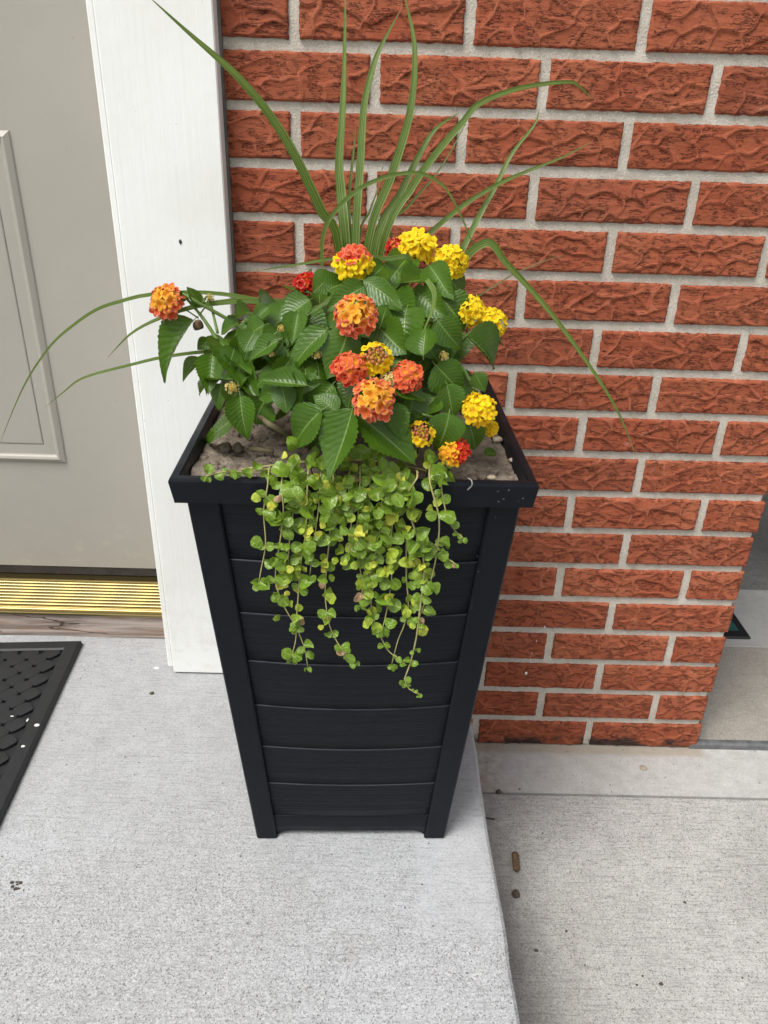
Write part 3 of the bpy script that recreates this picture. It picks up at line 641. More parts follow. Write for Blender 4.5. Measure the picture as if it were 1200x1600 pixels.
# soil
R3 = Matrix.Rotation(PYAW, 3, 'Z'); n = 110; vs = []
def soil_z(x, y): return 0.5375 + 0.010 * max(0, 1 - (x*x + y*y) / 0.014) + 0.0050 * pnoise(V((x * 28, y * 28, 2))) + 0.0035 * pnoise(V((x * 80, y * 80, 5))) + 0.0022 * pfract(V((x * 200, y * 200, 3)), 0.6, 2, 3)
for j in range(n):
    for i in range(n):
        x = -0.1645 + 0.329 * i / (n - 1); y = -0.1645 + 0.329 * j / (n - 1); vs.append(PC + R3 @ V((x, y, soil_z(x, y))))
soil = obj('soil', mesh('soil', vs, grid(n, n), True), MAT_soil, label='dry crumbly brown potting soil filling the black planter', cat='soil', kind='stuff')
mb = MB(); rs = random.Random(11)
for i in range(900):
    x, y = rs.uniform(-.16, .16), rs.uniform(-.16, .16); r = 0.0009 + 0.0042 * rs.random() ** 4
    q, f = blob(r, rs.random() * 50, (rs.uniform(.8, 1.4), 1, .75), 0.5, 4, 6); c = PC + R3 @ V((x, y, soil_z(x, y) + r * .3))
    mb.add([V(a) + c for a in q], f)
obj('soil_crumbs', mb.mesh('soil_crumbs', True), MAT_soil, label='small loose soil crumbs scattered over the potting soil', cat='soil', kind='stuff')
def stick(name, pts, r, mat, label, cat, n=7):
    mb = MB(); pp = spline(pts, 9); mb.tube(pp, [r * (1 + .09 * sin(i * 2.1)) * (0.75 if i in (0, 8) else 1) for i in range(9)], n); return obj(name, mb.mesh(name, True), mat, label=label, cat=cat)
def onsoil(u, v, dz=0.002): return atz(u, v, ZS + 0.540 + dz)
stick('twig', [onsoil(391, 702, .004), onsoil(408, 703, .006), onsoil(428, 706, .004)], 0.0028, MAT_woodstem, 'pale dry twig lying on the soil left of the big leaves', 'twig')
for (u, v, r, sq, lb) in ((352, 699, .0062, (1.2, .9, .9), 'left one of two soil clods under the left leaves'), (372, 700, .0060, (1, 1, 1), 'right one of two soil clods beside the dry twig')):
    q, f = blob(r, u, sq, .6); obj('soil_clod', mesh('clod', q, f), MAT_soil, label=lb, cat='soil clod', group='soil clods on the potting soil', loc=onsoil(u, v, .003))
for (u, v, r, lb) in ((777, 687, .0048, 'pale pebble on the soil by the right rim'), (768, 746, .0036, 'small pale stone on the soil near the front right corner'), (802, 719, .0036, 'small pale stone on the soil against the right rim')):
    q, f = blob(r, u, (1.4, 1, .7), .3); obj('pebble', mesh('pebble', q, f), MAT_pebble, label=lb, cat='pebble', group='pebbles on the soil', loc=onsoil(u, v, .001))
stick('dry_root_curl', [at(731, 747, -.4165), at(737, 751, -.4205), at(737, 759, -.4215), at(730, 766, -.4175)], 0.0007, plain('gray_root', (.30, .29, .28), .8), 'tiny curled grey rootlet hanging over the front rim', 'rootlet', 5)

# ------------------------------------------------------------------ plants: leaf, flower, blade builders
def leaf_mesh(seed, bend, fold, petiole=0.10):
    """length 1 along +Y, full width 1, normal +Z; toothed edge, quilted"""
    r = random.Random(seed); nr = 31; C = (-1, -.72, -.36, 0, .36, .72, 1); vs = []; uv = []
    for j in range(nr):
        t = j / (nr - 1); wprof = (sin(pi * min(1, t * 1.02) ** 0.72)) ** 0.85 * (1 - 0.25 * t) / 0.86 if 0 < t < 0.985 else (0.035 if t == 0 else 0.0)
        wprof = max(wprof, 0.03 if t < .5 else 0.0)
        for x in C:
            xx = x * wprof / 2
            if abs(x) == 1: xx *= 1 + (0.05 if j % 2 else -0.05)
            z = fold * abs(x) ** 1.3 * wprof * 0.5 - bend * t * t + 0.007 * sin(t * 9.5 * 2 * pi - abs(x) * 3) * abs(x) * wprof + 0.03 * sin(t * 7 + seed) * x * abs(x)
            vs.append((xx + 0.04 * sin(t * 3 + seed) * t, t * (1 - 0.12 * abs(bend) * t), z)); uv.append((0.5 + x * 0.5, t))
    f = grid(7, nr); b = len(vs)
    for k, (y, ww) in enumerate(((-petiole, 0.03), (0.02, 0.035))):
        for x, z in ((-1, 0), (0, -0.6), (1, 0), (0, .5)): vs.append((x * ww / 2, y, z * ww * 0.5 + (petiole * -0.35 if k == 0 else 0.0))); uv.append((0.5, 0.0))
    for k in range(4): f.append((b + k, b + (k+1) % 4, b + 4 + (k+1) % 4, b + 4 + k))
    me = mesh('leaf', vs, f, True, uvs=uv); me.materials.append(MAT_lant); return me
LV = [leaf_mesh(i, b, fo) for i, (b, fo) in enumerate(((.12, .30), (.30, .18), (.48, .34), (.05, .45), (.20, -.12), (.60, .25), (-.14, .35), (.34, .55), (.15, .05)))]
def place(me, name, parent, B, T, wd, nrm):
    d = T - B; L = d.length; Y = d / L; Z = (nrm - Y * nrm.dot(Y)).normalized(); X = Y.cross(Z)
    o = part(name, me, None, parent)
    M3 = Matrix((X * wd, Y * L, Z * (L * .75 + wd * .25))).transposed().to_4x4(); M3.translation = B
    o.matrix_basis = M3; return o
EC, ER = V((0.098, -0.238, 0.735)), V((0.185, 0.178, 0.185))
def dome(u, v, k=1.0):
    d = ray(u, v); o = V([(CAM[i] - EC[i]) / (ER[i] * k) for i in range(3)]); q = V([d[i] / (ER[i] * k) for i in range(3)])
    a, b, c = q.dot(q), o.dot(q), o.dot(o) - 1; dis = b * b - a * c
    if dis > 0: return CAM + d * ((-b - math.sqrt(dis)) / a)
    return CAM + d * (-b / a)
lan = thing('lantana_plant', 'bushy lantana with orange and red flower heads on the planter left and middle', 'lantana', (0.05, -0.25, 0.705))
lay = thing('lantana_plant', 'lantana with plain yellow flower heads leaning right over the planter', 'lantana', (0.17, -0.24, 0.705))
rl = random.Random(21)
# base px, tip px, width px, push (fraction of dome radius), list from the photograph
LE = '''302 500 235 587 34 1;313 478 296 446 22 1;310 558 283 595 18 1;333 553 324 617 32 1;327 530 308 548 16 1;344 533 402 612 40 1;397 519 381 551 31 1.03
436 530 384 563 26 1.03;393 489 349 496 20 1;374 503 343 522 22 1;511 514 434 580 34 1;480 602 402 591 29 1.03;440 603 448 646 29 1;375 618 384 690 34 1.04
416 622 391 668 46 .93;366 655 304 690 34 .97;347 600 333 645 26 .95;504 640 428 702 46 1.03;527 645 489 612 29 1;551 638 524 753 54 1.07;560 648 652 727 62 1.02
612 630 633 690 30 1;614 602 668 627 30 1.0;645 620 640 682 36 .93;545 515 516 592 50 .97;588 508 640 555 46 .94;636 480 622 545 52 .94;594 510 609 472 34 .98
661 556 661 502 38 1.02;683 500 721 548 37 1;729 525 796 571 50 1;671 415 708 466 33 1;568 438 631 479 33 1;668 434 622 452 38 .95;690 465 730 510 46 .95
680 570 725 614 46 .98;698 600 714 658 36 .98;702 645 688 711 44 1.03;732 655 751 716 27 1.02;742 582 758 614 22 .95;757 711 778 704 14 .9;570 447 508 482 30 1
466 488 455 537 28 .98;484 468 438 500 34 .96;432 578 393 603 30 .97;600 415 565 450 30 .9;640 400 605 430 34 .88;520 430 488 455 30 .92;700 430 735 470 30 .9
455 560 425 600 28 .97;470 640 445 600 26 .95;590 470 560 440 30 .9;650 520 690 560 36 .93;625 560 600 600 36 .93;680 620 650 660 40 .93;520 600 480 650 38 .93
560 590 540 640 40 .92;420 480 395 500 20 .98;415 540 440 570 24 .97;290 470 275 452 10 1;360 560 395 580 30 .96;385 590 355 610 26 .96;650 455 700 500 36 .93'''
# darker inner foliage: fills the bush between the traced outer leaves
def leaf(u0, v0, u1, v1, w, k, inner=False):
    B, T = dome(u0, v0, k), dome(u1, v1, k * 1.02)
    par = lan if (u0 + u1) / 2 < 655 else lay
    sc_ = (B - CAM).length / F
    tocam = (CAM - B).normalized(); nrm = tocam * 0.75 + V((0, 0, 0.55)) + V((rl.uniform(-.6, .6), rl.uniform(-.3, .3), rl.uniform(-.4, .4)))
    place(rl.choice(LV), 'leaf', par, B, T, w * sc_ * 1.28, nrm)
for s in LE.replace('\n', ';').split(';'):
    a = [float(x) for x in s.split()]; leaf(*a)
for i in range(120):
    th_ = rl.uniform(0, 2 * pi); rr = math.sqrt(rl.random()); u, v = 560 + 175 * rr * cos(th_), 555 + 115 * rr * sin(th_)
    a = rl.uniform(0, 2 * pi); L = rl.uniform(38, 62); k = rl.uniform(.55, .9)
    leaf(u, v, u + L * cos(a), v + abs(L * sin(a)) * (1 if rl.random() < .7 else -1), rl.uniform(24, 40), k)
for i in range(34):
    th_ = rl.uniform(0, 2 * pi); rr = math.sqrt(rl.random()); u, v = 425 + 85 * rr * cos(th_), 560 + 62 * rr * sin(th_)
    a = rl.uniform(pi * .35, pi * 1.25); L = rl.uniform(36, 58); leaf(u, v, u + L * cos(a), v + L * sin(a) * .8, rl.uniform(24, 36), rl.uniform(.82, 1.0))
# stems of the lantanas
def stem(par, pts, r0, r1, mat=MAT_stem, n=6):
    mb = MB(); pp = spline(pts, 12); mb.tube(pp, [r0 + (r1 - r0) * i / 11 for i in range(12)], n)
    return part('stem', mb.mesh('stem', True), mat, par)
def mid(a, b, up=0.02): return (a + b) / 2 + V((0, 0, up))
R0 = V((0.06, -0.24, 0.70)); R1 = V((0.17, -0.22, 0.70))
for tgt in ((343, 537), (285, 458), (436, 530), (511, 514), (420, 605), (505, 640), (553, 636), (545, 510)):
    t = dome(*tgt, .97); stem(lan, [R0, mid(R0, t, .03), t], .0035, .0018)
for tgt in ((680, 500), (668, 420), (729, 525), (700, 600), (645, 620), (735, 655), (690, 465)):
    t = dome(*tgt, .95); stem(lay, [R1, mid(R1, t, .03), t], .0035, .0018)
stem(lan, [dome(343, 537, .98), dome(317, 497), dome(286, 460)], .0022, .0014); stem(lan, [dome(340, 520), dome(331, 482), dome(326, 462)], .0017, .0012)
stem(lan, [dome(310, 497), dome(295, 487), dome(284, 480)], .0009, .0008); stem(lan, [dome(313, 490), dome(320, 480), dome(325, 468)], .0009, .0008)
stem(lay, [dome(694, 558), dome(722, 575), dome(735, 597)], .0016, .0018); stem(lay, [dome(660, 647), dome(690, 655), dome(700, 650)], .0014, .0014)
stem(lan, [R0 + V((0, -.05, .0)), dome(430, 668, .93), dome(405, 650, .9)], .003, .0028, MAT_woodstem)

YEL, YOR, ORA, RED, PNK, CRM = (0.95, 0.72, 0.02), (0.92, 0.46, 0.03), (0.78, 0.155, 0.045), (0.62, 0.026, 0.018), (0.86, 0.27, 0.16), (0.75, 0.58, 0.25)
def lerp(a, b, t): return tuple(x + (y - x) * t for x, y in zip(a, b))
def floret(mb, c, nrm, r, col, edge, throat, rg):
    """five rounded lobes in a shallow cup"""
    z = nrm.normalized(); x = z.orthogonal().normalized(); y = z.cross(x); a0 = rg.uniform(0, 6.28); nl = rg.choice((4, 5)); m = nl * 4
    vs = [c - z * r * 0.30]; cs = [throat]
    for rad_, hz, cc in ((0.30, -0.12, lerp(throat, col, .5)), (0.72, 0.06, col), (1.0, 0.02, edge)):
        for k in range(m):
            a = a0 + 2 * pi * k / m; lob = abs(cos(nl * (a - a0) / 2)); q = rad_ * (0.70 + 0.30 * lob ** 0.6) if rad_ > .5 else rad_
            vs.append(c + (x * cos(a) + y * sin(a)) * r * q + z * r * (hz + (0.22 * lob if rad_ > .5 else 0) + rg.uniform(-.09, .09) * (rad_ > .5))); cs.append(cc)
    fs = [(0, 1 + k, 1 + (k+1) % m) for k in range(m)]
    for L in range(2): fs += [(1 + L*m + k, 1 + (L+1)*m + k, 1 + (L+1)*m + (k+1) % m, 1 + L*m + (k+1) % m) for k in range(m)]
    n = len(mb.v); mb.v += [tuple(v) for v in vs]; mb.f += [tuple(i + n for i in f) for f in fs]; mb.c += cs
def head(par, u, v, d, kind, k=1.06, asp=1.0, tilt=(0, 0), bud=0.0, stemto=None, nfl=25, label=None):
    rg = random.Random(int(u * 7 + v)); c = dome(u, v, k); R = d / 2 * (c - CAM).length / F
    ax = ((CAM - c).normalized() * 0.8 + V((0, 0, 0.42)) + V((tilt[0], 0, tilt[1]))).normalized()
    side = ax.cross(V((0, 0, 1))).normalized(); up = side.cross(ax)
    mb = MB(); g = pi * (3 - math.sqrt(5))
    for i in range(nfl):
        t = (i + 0.4) / nfl; cz = 1 - 1.12 * t; s = math.sqrt(max(0, 1 - cz * cz)); a = i * g + rg.uniform(-.12, .12)
        dr = (side * cos(a) * s + up * sin(a) * s * asp + ax * cz * 0.72); pos = c + dr * R * rg.uniform(.70, .84) - ax * R * 0.30
        nrm = (dr + ax * 0.35 + V((rg.uniform(-.3, .3), rg.uniform(-.3, .3), rg.uniform(-.3, .3)))).normalized()
        low = -dr.normalized().z; n01 = rg.uniform(0, 1)
        if kind == 'orange':
            gq = min(1, max(0, t * 3.4 - .55 + rg.uniform(-.25, .25))); col = lerp((.88, .44, .04), (.76, .125, .05), gq); edge = lerp((.90, .50, .08), (.88, .34, .22), gq); th = lerp((.80, .25, .02), RED, gq * .7)
        elif kind == 'redor':
            col = lerp(ORA, RED, min(1, max(0, t * 1.0 + rg.uniform(-.4, .2)))); edge = lerp(ORA, PNK, .6); th = RED if t > .2 else YOR
        elif kind == 'yellow':
            col = lerp(YEL, (0.93, 0.58, 0.015), n01 * .6); edge = (.96, .76, .04); th = (0.88, 0.46, 0.01)
        elif kind == 'yor':
            col = lerp(YEL, YOR, n01 * t * 1.3); edge = YEL; th = YOR
        elif kind == 'red':
            col = lerp(RED, (.42, .012, .015), n01); edge = RED if n01 < .8 else PNK; th = (.3, .01, .01) if t > .15 else YOR
        elif kind == 'redtop':     # red on the upper side, yellow ring below
            if dr.normalized().z - ax.z * .0 > 0.28: col, edge, th = lerp(ORA, RED, .3 + .3 * n01), PNK, RED
            else: col, edge, th = YEL, YEL, YOR
        elif kind == 'split':      # yellow-orange right, red left
            if dr.dot(side) > -0.15: col, edge, th = lerp(YEL, YOR, n01), YOR, ORA
            else: col, edge, th = RED, ORA, RED
        else: col, edge, th = CRM, CRM, (0.30, 0.32, 0.10)
        if bud and t < bud: continue
        floret(mb, pos + nrm * R * .14 + ax * 0, nrm, R * rg.uniform(.30, .43) * (25 / nfl) ** .5 * (1 if kind != 'bud' else .7), col, edge, th, rg)
    for i in range(22 if bud else 0):          # closed buds packed in the middle
        t = (i + .5) / 22; s = math.sqrt(t) * math.sin(min(1.4, 1.25 * bud ** .5 + .25)); a = i * g; dr = side * cos(a) * s + up * sin(a) * s * asp + ax * math.sqrt(1 - s * s) * .72
        q, f = blob(R * 0.12, i, (1, 1, 1.1), .2, 4, 6); bc = lerp((.62, .30, .10), (.60, .20, .12), rg.random()) if i > 4 else (.40, .20, .06)
        if kind == 'bud': bc = lerp(CRM, (.45, .42, .12), rg.random())
        nb = len(mb.v); mb.v += [tuple(V(a_) + c + dr * R * .80 - ax * R * .28) for a_ in q]; mb.f += [tuple(x + nb for x in ff) for ff in f]; mb.c += [bc] * len(q)
    q, f = blob(R * 0.62, 5, (1, 1, 1), .15, 6, 9); nb = len(mb.v); core = lerp(lerp(YEL, RED, {'yellow': 0.1, 'yor': .25, 'bud': 0}.get(kind, .6)), (0, 0, 0), .2)
    mb.v += [tuple(V(a_) + c - ax * R * .38) for a_ in q]; mb.f += [tuple(x + nb for x in ff) for ff in f]; mb.c += [core] * len(q)
    o = part('flower_head', mb.mesh('flower_head', True), MAT_petal, par)
    if label: o['label'] = label
    e = dome(u + rl.uniform(-12, 12), v + d * .75, .80 if k > .9 else k - .12)
    stem(par, [e, mid(e, c - ax * R * .5, .004), c - ax * R * .4], .0013, .0010)
    return o
head(lan, 258, 469, 50, 'orange', 1.0, tilt=(-.4, 0), label='orange and yellow flower head out on the far left')
head(lan, 480, 441, 38, 'red', .92, asp=.8, label='dark red flower head against the bricks')
head(lan, 553, 408, 58, 'redtop', 1.0, asp=.85, label='flower head with a red crown and yellow florets below')
head(lan, 557, 489, 64, 'orange', 1.08, label='round orange flower head in the middle')
head(lan, 548, 573, 56, 'redor', 1.06, asp=.85); head(lan, 588, 558, 50, 'yellow', 1.05, bud=.34, label='yellow ring of florets round closed buds')
head(lan, 637, 585, 50, 'redor', 1.06); head(lan, 607, 592, 28, 'bud', 1.03, nfl=22); head(lan, 584, 621, 66, 'orange', 1.12, label='largest orange flower head, low in the middle')
head(lan, 618, 386, 30, 'red', .86, label='red flower head half hidden behind a yellow one')
head(lay, 649, 384, 60, 'yellow', 1.02, asp=.75); head(lay, 706, 406, 50, 'yellow', 1.02, tilt=(.3, 0)); head(lay, 739, 484, 46, 'yellow', 1.0, tilt=(.4, 0)); head(lay, 772, 502, 46, 'yellow', 1.04, tilt=(.4, 0))
head(lay, 750, 637, 52, 'yor', 1.06, tilt=(.2, 0)); head(lay, 766, 668, 24, 'yor', 1.0, nfl=18); head(lay, 658, 676, 42, 'yor', 1.0, bud=.4)
head(lay, 710, 703, 46, 'split', 1.02, label='flower head half red, half orange-yellow by the soil')
for (u, v, d, kk, kd, p_) in ((694, 555, 15, 1.03, 'bud', lay), (363, 604, 20, 1.05, 'bud', lan), (440, 512, 12, 1.03, 'bud', lan), (693, 398, 17, 1.02, 'bud', lay), (495, 553, 15, 1.0, 'bud', lan), (424, 552, 10, 1.04, 'bud', lan), (328, 464, 13, 1.0, 'bud', lan)):
    head(p_, u, v, d, kd, kk, nfl=14, bud=.5)
q, f = blob(0.0062, 4, (1, 1, .9), .7); c = dome(309, 508); part('dead_flower_head', mesh('dead_head', [V(a) + c for a in q], f), MAT_dirtbrown, lan, label='dried brown flower head on the left')

# ------------------------------------------------------------------ spiky grass
gr = thing('spike_grass', 'spiky grass with long narrow arching blades behind the flowers', 'grass plant', (0.085, -0.19, 0.705))
def blade(pts, w0, y0, y1, mat=MAT_blade, wmid=None, root=True, tw=0.0):
    n = 34; m = len(pts); seg = [0]
    for i in range(1, m): seg.append(seg[-1] + math.dist(pts[i], pts[i-1]))
    P3 = [at(u, v, y0 + (y1 - y0) * (s / seg[-1])) for (u, v), s in zip(pts, seg)]
    if root: P3 = [V((0.085 + rl.uniform(-.012, .012), -0.19 + rl.uniform(-.012, .012), 0.706))] + P3
    pp = spline(P3, n); vs = []; uv = []; sc_ = (P3[-2] - CAM).length / F
    for i, p in enumerate(pp):
        t = i / (n - 1); tg = (pp[min(i+1, n-1)] - pp[max(i-1, 0)]).normalized(); view = (CAM - p).normalized()
        sd_ = tg.cross(view).normalized(); nn = sd_.cross(tg); a = tw * sin(t * 3.2 + w0); s2 = sd_ * cos(a) + nn * sin(a); n2 = nn * cos(a) - sd_ * sin(a)
        ww = w0 * sc_ * (min(1, .75 + t) * max(0.0, (1 - t ** 1.7)) ** 0.85 + 0.05) / 2 * 0.78
        for x in (-1, -.5, 0, .5, 1): vs.append(p + s2 * ww * x + n2 * ww * 0.12 * abs(x)); uv.append((.5 + .5 * x, t * 3))
    me = mesh('blade', vs, grid(5, n), True, uvs=uv); return part('blade', me, mat, gr)
blade([(530, 392), (502, 329), (459, 239), (416, 172), (369, 117), (330, 82), (290, 47), (234, -4)], 19, -.20, -.26)
blade([(541, 392), (533, 300), (530, 255), (535, 176), (538, 98), (540, -25)], 19, -.19, -.12)
blade([(555, 392), (563, 255), (569, 165), (585, 98), (600, 63), (625, 17)], 15, -.20, -.13)
blade([(573, 392), (612, 274), (636, 196), (646, 137), (648, 78), (642, 35), (630, -12)], 16, -.20, -.16)
blade([(585, 392), (628, 298), (659, 235), (682, 200), (718, 176)], 15, -.20, -.15)
blade([(596, 388), (643, 294), (682, 239), (722, 192), (750, 161), (815, 137), (885, 128), (905, 135), (926, 155)], 13, -.20, -.14)
blade([(503, 415), (504, 372), (518, 337), (557, 298), (604, 276), (651, 270), (682, 282), (702, 302), (722, 341), (737, 376), (747, 381)], 8, -.24, -.22, root=False)
blade([(700, 420), (722, 390), (750, 335), (775, 290), (800, 240), (835, 195), (843, 170)], 12, -.17, -.10)
blade([(640, 395), (665, 370), (725, 320), (780, 287), (825, 267), (880, 245), (926, 220)], 10, -.17, -.12)
blade([(715, 425), (727, 403), (743, 387), (763, 379), (775, 388), (790, 410), (830, 453), (877, 510), (935, 592), (970, 652), (993, 712)], 15, -.20, -.22)
blade([(470, 490), (400, 468), (320, 457), (236, 460), (187, 471), (150, 484), (112, 510), (79, 540), (45, 589), (22, 637), (-3, 700)], 7, -.20, -.22)
blade([(520, 500), (457, 480), (400, 470), (350, 472), (300, 480), (250, 497), (205, 521), (168, 559)], 13, -.22, -.26)
blade([(440, 570), (347, 550), (267, 556), (200, 571), (131, 590), (100, 612), (70, 637)], 7, -.22, -.24)
blade([(640, 430), (600, 404), (527, 404), (467, 413), (395, 424)], 10, -.24, -.26)
blade([(667, 437), (678, 455), (676, 482), (659, 523)], 11, -.34, -.40, root=False)
blade([(549, 445), (515, 468), (478, 494)], 12, -.33, -.35, root=False)
blade([(610, 392), (590, 340), (606, 300), (625, 240), (655, 160)], 5, -.18, -.12)
blade([(560, 392), (578, 330), (592, 290), (600, 250)], 5, -.19, -.14)
blade([(580, 395), (640, 320), (690, 260), (742, 166)], 6, -.18, -.12)
blade([(720, 480), (747, 463), (800, 430), (850, 408), (885, 398)], 3.5, -.2, -.1, mat=MAT_dryblade, root=False)
blade([(548, 400), (545, 320), (552, 240), (556, 200)], 8, -.18, -.13)

# ------------------------------------------------------------------ creeping jenny
cj = thing('creeping_jenny', 'creeping jenny with round lime leaves trailing over the front of the planter', 'trailing plant', (0.085, -0.38, 0.708))
def round_leaf(seed, cup, fold=0.0):
    n = 12; vs = [(0, 0.5, -cup * .4)]; uv = [(.5, .5)]; rg = random.Random(seed)
    for r_ in (0.5, 1.0):
        for k in range(n):
            a = 2 * pi * k / n; q = r_ * (1 + .05 * sin(3 * a + seed) + rg.uniform(-.03, .03)); x, y = sin(a) * .5 * q, .5 - cos(a) * .5 * q
            if k == 0 and r_ == 1: y += .05
            vs.append((x, y, cup * (r_ * r_ * .6 - .4) + .13 * r_ * sin(2 * a + seed) + .06 * r_ * sin(5 * a + 2 * seed) + fold * abs(x))); uv.append((.5 + x, y))
    fs = [(0, 1 + k, 1 + (k+1) % n) for k in range(n)] + [(1 + k, 1 + n + k, 1 + n + (k+1) % n, 1 + (k+1) % n) for k in range(n)]
    me = mesh('leaf', vs, fs, True, uvs=uv); me.materials.append(MAT_jenny); return me
RL = [round_leaf(i, c, f) for i, (c, f) in enumerate(((.12, .1), (-.10, .3), (.3, -.3), (-.28, .55), (.05, .8), (.2, -.6), (-.2, -.2)))]
rj = random.Random(4); NJ = 0
def jleaf(par, p, size, az, drop=0.3):
    """round leaf whose stalk end sits at p, pointing sideways (az radians in the picture plane), face to the viewer and the sky"""
    global NJ
    d = V((cos(az), rj.uniform(-.55, -.05), sin(az) - drop * .3)).normalized(); nrm = V((rj.uniform(-.7, .7), -0.7 + rj.uniform(-.3, .4), 0.62 + rj.uniform(-.6, .4)))
    o = place(rj.choice(RL), 'leaf', par, p, p + d * size, size * rj.uniform(.72, 1.08), nrm); NJ += 1
    if size < .0125 and rj.random() < .06: o.material_slots[0].link = 'OBJECT'; o.material_slots[0].material = MAT_dryleaf
    return o
def strand(pts, s0, s1, nl, y=-0.424, y1=None, thick=1.0, over=True, bare=0.0):
    y1 = y if y1 is None else y1; m = len(pts)
    P3 = [at(u, v, y + (y1 - y) * i / (m - 1) + rj.uniform(-.003, .003)) for i, (u, v) in enumerate(pts)]
    if over: P3 = [V((P3[0].x, -.365, .712)), V((P3[0].x, -.402, .734 + rj.uniform(0, .008)))] + P3
    n = 26; pp = spline(P3, n); mb = MB(); mb.tube(pp, [(.0009 - .00035 * i / n) * thick for i in range(n)], 5)
    st = part('vine_stem', mb.mesh('vine_stem', True), MAT_jstem, cj)
    a0 = 5 if over else 1
    nl = max(2, round(nl * .92))
    for k in range(nl):
        t = (k + .5 + rj.uniform(-.3, .3)) / nl; i = min(n - 2, int(a0 + t * (n - 1 - a0))); p = pp[i]; s = (s0 + (s1 - s0) * t) * rj.uniform(.62, 1.22)
        if rj.random() < bare: continue
        az = rj.uniform(-.9, .6)
        jleaf(st, p, s, az)
        if rj.random() < .85: jleaf(st, p + V((0, 0, rj.uniform(-.006, .006))), s * rj.uniform(.55, 1.05), pi - rj.uniform(-.9, .6))
    for a in (-.9, -2.2): jleaf(st, pp[-1], s1 * rj.uniform(.6, .9), a)
    return st
A, B_ = .0165, .009
strand([(440, 762), (443, 800), (437, 850), (430, 900), (440, 940), (460, 975), (475, 1010), (481, 1042)], A, B_, 12)
strand([(418, 760), (412, 800), (415, 850), (408, 890), (404, 912)], A, .011, 6)
strand([(480, 765), (478, 830), (470, 880), (466, 930), (463, 970), (462, 1000), (455, 1028)], A, .011, 9)
strand([(520, 765), (518, 800), (513, 860), (508, 920), (512, 965), (520, 990), (535, 1015), (556, 1033)], A, .011, 10)
strand([(500, 760), (497, 800), (490, 850), (484, 900)], A, .013, 6, -.421)
strand([(600, 760), (596, 790), (592, 840), (582, 885), (575, 905)], A, .014, 7)
strand([(562, 762), (560, 800), (556, 850), (566, 910), (563, 945)], A, .012, 7)
strand([(652, 745), (637, 775), (641, 805), (652, 840), (663, 880), (660, 920), (655, 960), (650, 1000), (640, 1040), (632, 1062), (640, 1077), (655, 1084)], .017, .007, 14, -.428, thick=1.3, bare=.25)
strand([(672, 755), (686, 810), (683, 860), (675, 900), (664, 940), (655, 965)], .018, .012, 6, -.426, thick=1.1)
strand([(620, 765), (610, 850), (612, 900), (605, 950), (597, 985)], A, .012, 8)
strand([(585, 900), (580, 940), (583, 965), (595, 995), (608, 1018), (628, 1031)], .014, .009, 5, -.422, over=False)
strand([(635, 830), (635, 900), (638, 945), (632, 975), (622, 1000), (612, 1038)], .012, .010, 6, -.420, over=False, bare=.3)
strand([(690, 765), (699, 808), (710, 828), (724, 841)], .015, .008, 4)
strand([(680, 850), (693, 868), (712, 881)], .010, .006, 2, over=False)
strand([(545, 765), (550, 790), (548, 830), (545, 875)], A, .014, 6)
strand([(578, 765), (576, 800), (572, 840), (570, 870)], A, .015, 5, -.420)
strand([(460, 762), (458, 800), (452, 850), (450, 890)], A, .014, 5, -.421)
strand([(440, 728), (410, 735), (380, 737), (350, 737), (322, 744)], .015, .009, 5, -.40, -.425, over=False)
# leaves crowded on the rim, each strand's own crown
top = MB(); top.tube(spline([V((-.02, -.375, .72)), V((.05, -.385, .735)), V((.12, -.385, .737)), V((.19, -.38, .72))], 14), .0012, 5)
crown = part('vine_stem', top.mesh('vine_stem', True), MAT_jstem, cj)
for i in range(96):
    low = i % 2; u = rj.uniform(408, 688) if low else rj.uniform(425, 700); v = rj.uniform(760, 868) - abs(u - 540) * .12 if low else rj.uniform(698, 775)
    y = -.420 - rj.uniform(0, .016) if v > 752 else -.395 - (v - 698) * .0005 + rj.uniform(-.006, .006)
    jleaf(crown, at(u, v, y), rj.uniform(.010, .0185), rj.uniform(0, 2 * pi))

sm = MB(); suv = []
for i in range(250):
    u = 555 + rj.gauss(0, 72); v = rj.uniform(705, 900) if i % 3 else rj.uniform(880, 985)
    if not 404 < u < 700 or v > 1000 - abs(u - 540) * .55: continue
    if v > 880: u = rj.choice((440, 455, 466, 510, 575, 585, 606, 635, 655, 662)) + rj.uniform(-9, 9)
    p = at(u, v, (-.416 - rj.uniform(0, .014)) if v > 752 else -.395 - (v - 705) * .0005); sz = rj.uniform(.006, .013); a = rj.uniform(0, 2 * pi)
    d = V((cos(a), rj.uniform(-.5, 0), sin(a) - .2)).normalized(); nr = V((rj.uniform(-.7, .7), -.7, rj.uniform(0, 1))); Z = (nr - d * nr.dot(d)).normalized(); X = d.cross(Z); me = rj.choice(RL); cc = rj.random()
    sm.add([p + X * q.co.x * sz + d * q.co.y * sz + Z * q.co.z * sz for q in me.vertices], [tuple(f.vertices) for f in me.polygons], (cc, cc, cc)); suv += [(.5 + q.co.x, q.co.y) for q in me.vertices]
part('small_leaves', mesh('small_leaves', sm.v, sm.f, True, uvs=suv, cols=sm.c), MAT_jennysmall, cj, kind='stuff')

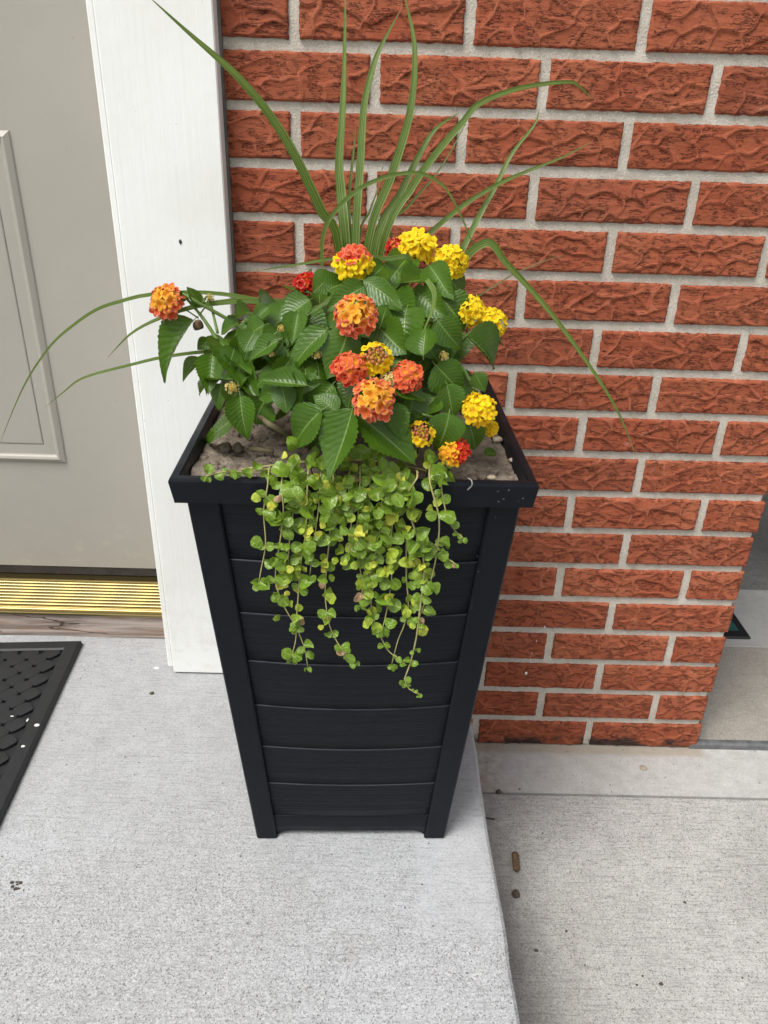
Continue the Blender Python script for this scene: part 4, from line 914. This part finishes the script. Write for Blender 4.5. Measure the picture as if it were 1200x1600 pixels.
# ------------------------------------------------------------------ small things on the paving, garage
p = atz(806, 1347, 0.005)
stick('bark_stub', [p + V((.001, .016, .001)), p, p + V((-.001, -.015, 0))], .0058, MAT_dirtbrown, 'short piece of brown bark on the paving beside the step', 'bark')
q, f = blob(.0062, 2, (1, 1, .9), .35); obj('dirt_ball', mesh('dirt_ball', q, f), MAT_darkclod, label='round brown dirt ball on the paving below the bark', cat='dirt ball', loc=atz(806, 1397, .0045))
q, f = blob(.0055, 8, (1.3, 1, .6), .4); obj('pebble', mesh('pebble', q, f), MAT_pebble, label='pale pebble on the concrete strip in front of the bricks', cat='pebble', loc=atz(1005, 1200, .004))
q, f = blob(.0045, 6, (1.1, 1, .7), .5); obj('pebble', mesh('pebble', q, f), MAT_darkclod, label='dark pebble at the joint beside the planter', cat='pebble', loc=atz(779, 1237, .003))
stick('twig', [atz(757, 1277, .002), atz(765, 1279, .002), atz(774, 1280, .002)], .0013, MAT_darkclod, 'thin dark twig at the foot of the step', 'twig')
q, f = blob(.0035, 5, (1.2, 1, .5), .5); obj('leaf_crumb', mesh('leaf_crumb', q, f), plain('olive_crumb', (.07, .08, .03), .9), label='tiny olive crumb on the porch slab near the trim', cat='crumb', loc=atz(237, 1083, ZS + .001))
mb = MB()
for i in range(7): q, f = blob(rnd.uniform(.0012, .003), i * 3.3, (1.2, 1, .5), .5); c = atz(26 + rnd.uniform(-9, 9), 1383 + rnd.uniform(-5, 6), ZS + .0008); mb.add([V(a) + c for a in q], f)
obj('dirt_crumbs', mb.mesh('dirt_crumbs', True), MAT_darkclod, label='small clump of dark dirt on the slab at the left edge', cat='dirt')
mb = MB()
for (u, v) in ((914, 1508), (1033, 1537), (995, 1539), (1160, 1528), (848, 1302), (885, 1455), (838, 1485), (1004, 1525), (1070, 1410), (1165, 1205), (855, 1200), (812, 1233), (990, 1233)):
    q, f = blob(rnd.uniform(.001, .0026), u, (1.3, 1, .5), .6); c = atz(u, v, .001); mb.add([V(a) + c for a in q], f)
obj('grit', mb.mesh('grit', True), MAT_darkclod, label='scattered dark grit on the lower paving', cat='grit', kind='stuff')
# rubber strip at the garage opening, and a mat inside
mb = MB(); n = 40; vs = []
for i in range(n):
    x = 0.712 + (3.2) * i / (n - 1); dy = .001 * pnoise(V((x * 20, 1, 2)))
    for a, b in ((.000, .0045), (.0005, .013), (.004, .0165), (.011, .0165), (.016, .013), (.0165, .007)): vs.append((x, a + dy, b))
fs = [(i*6+k, i*6+k+1, i*6+6+k+1, i*6+6+k) for i in range(n - 1) for k in range(5)] + [(0, 1, 2, 3, 4, 5)]
obj('threshold_strip', mesh('threshold_strip', vs, fs, False), MAT_gray, label='grey rubber strip on the ground across the garage opening', cat='strip')
gm = thing('floor_mat', 'black mat corner with teal print behind the brick wall end', 'mat', (0.85, 0.50, 0.005))
mb = MB(); mb.box((0.55, 0.347, 0.0045), (0.974, 0.75, 0.0105), .002); part('mat_body', mb.mesh('mat_body'), MAT_rubber, gm)
mb = MB(); mb.box((0.58, 0.372, 0.0107), (0.955, 0.72, 0.0115)); part('print', mb.mesh('print'), MAT_teal, gm)
print('jenny leaves', NJ)
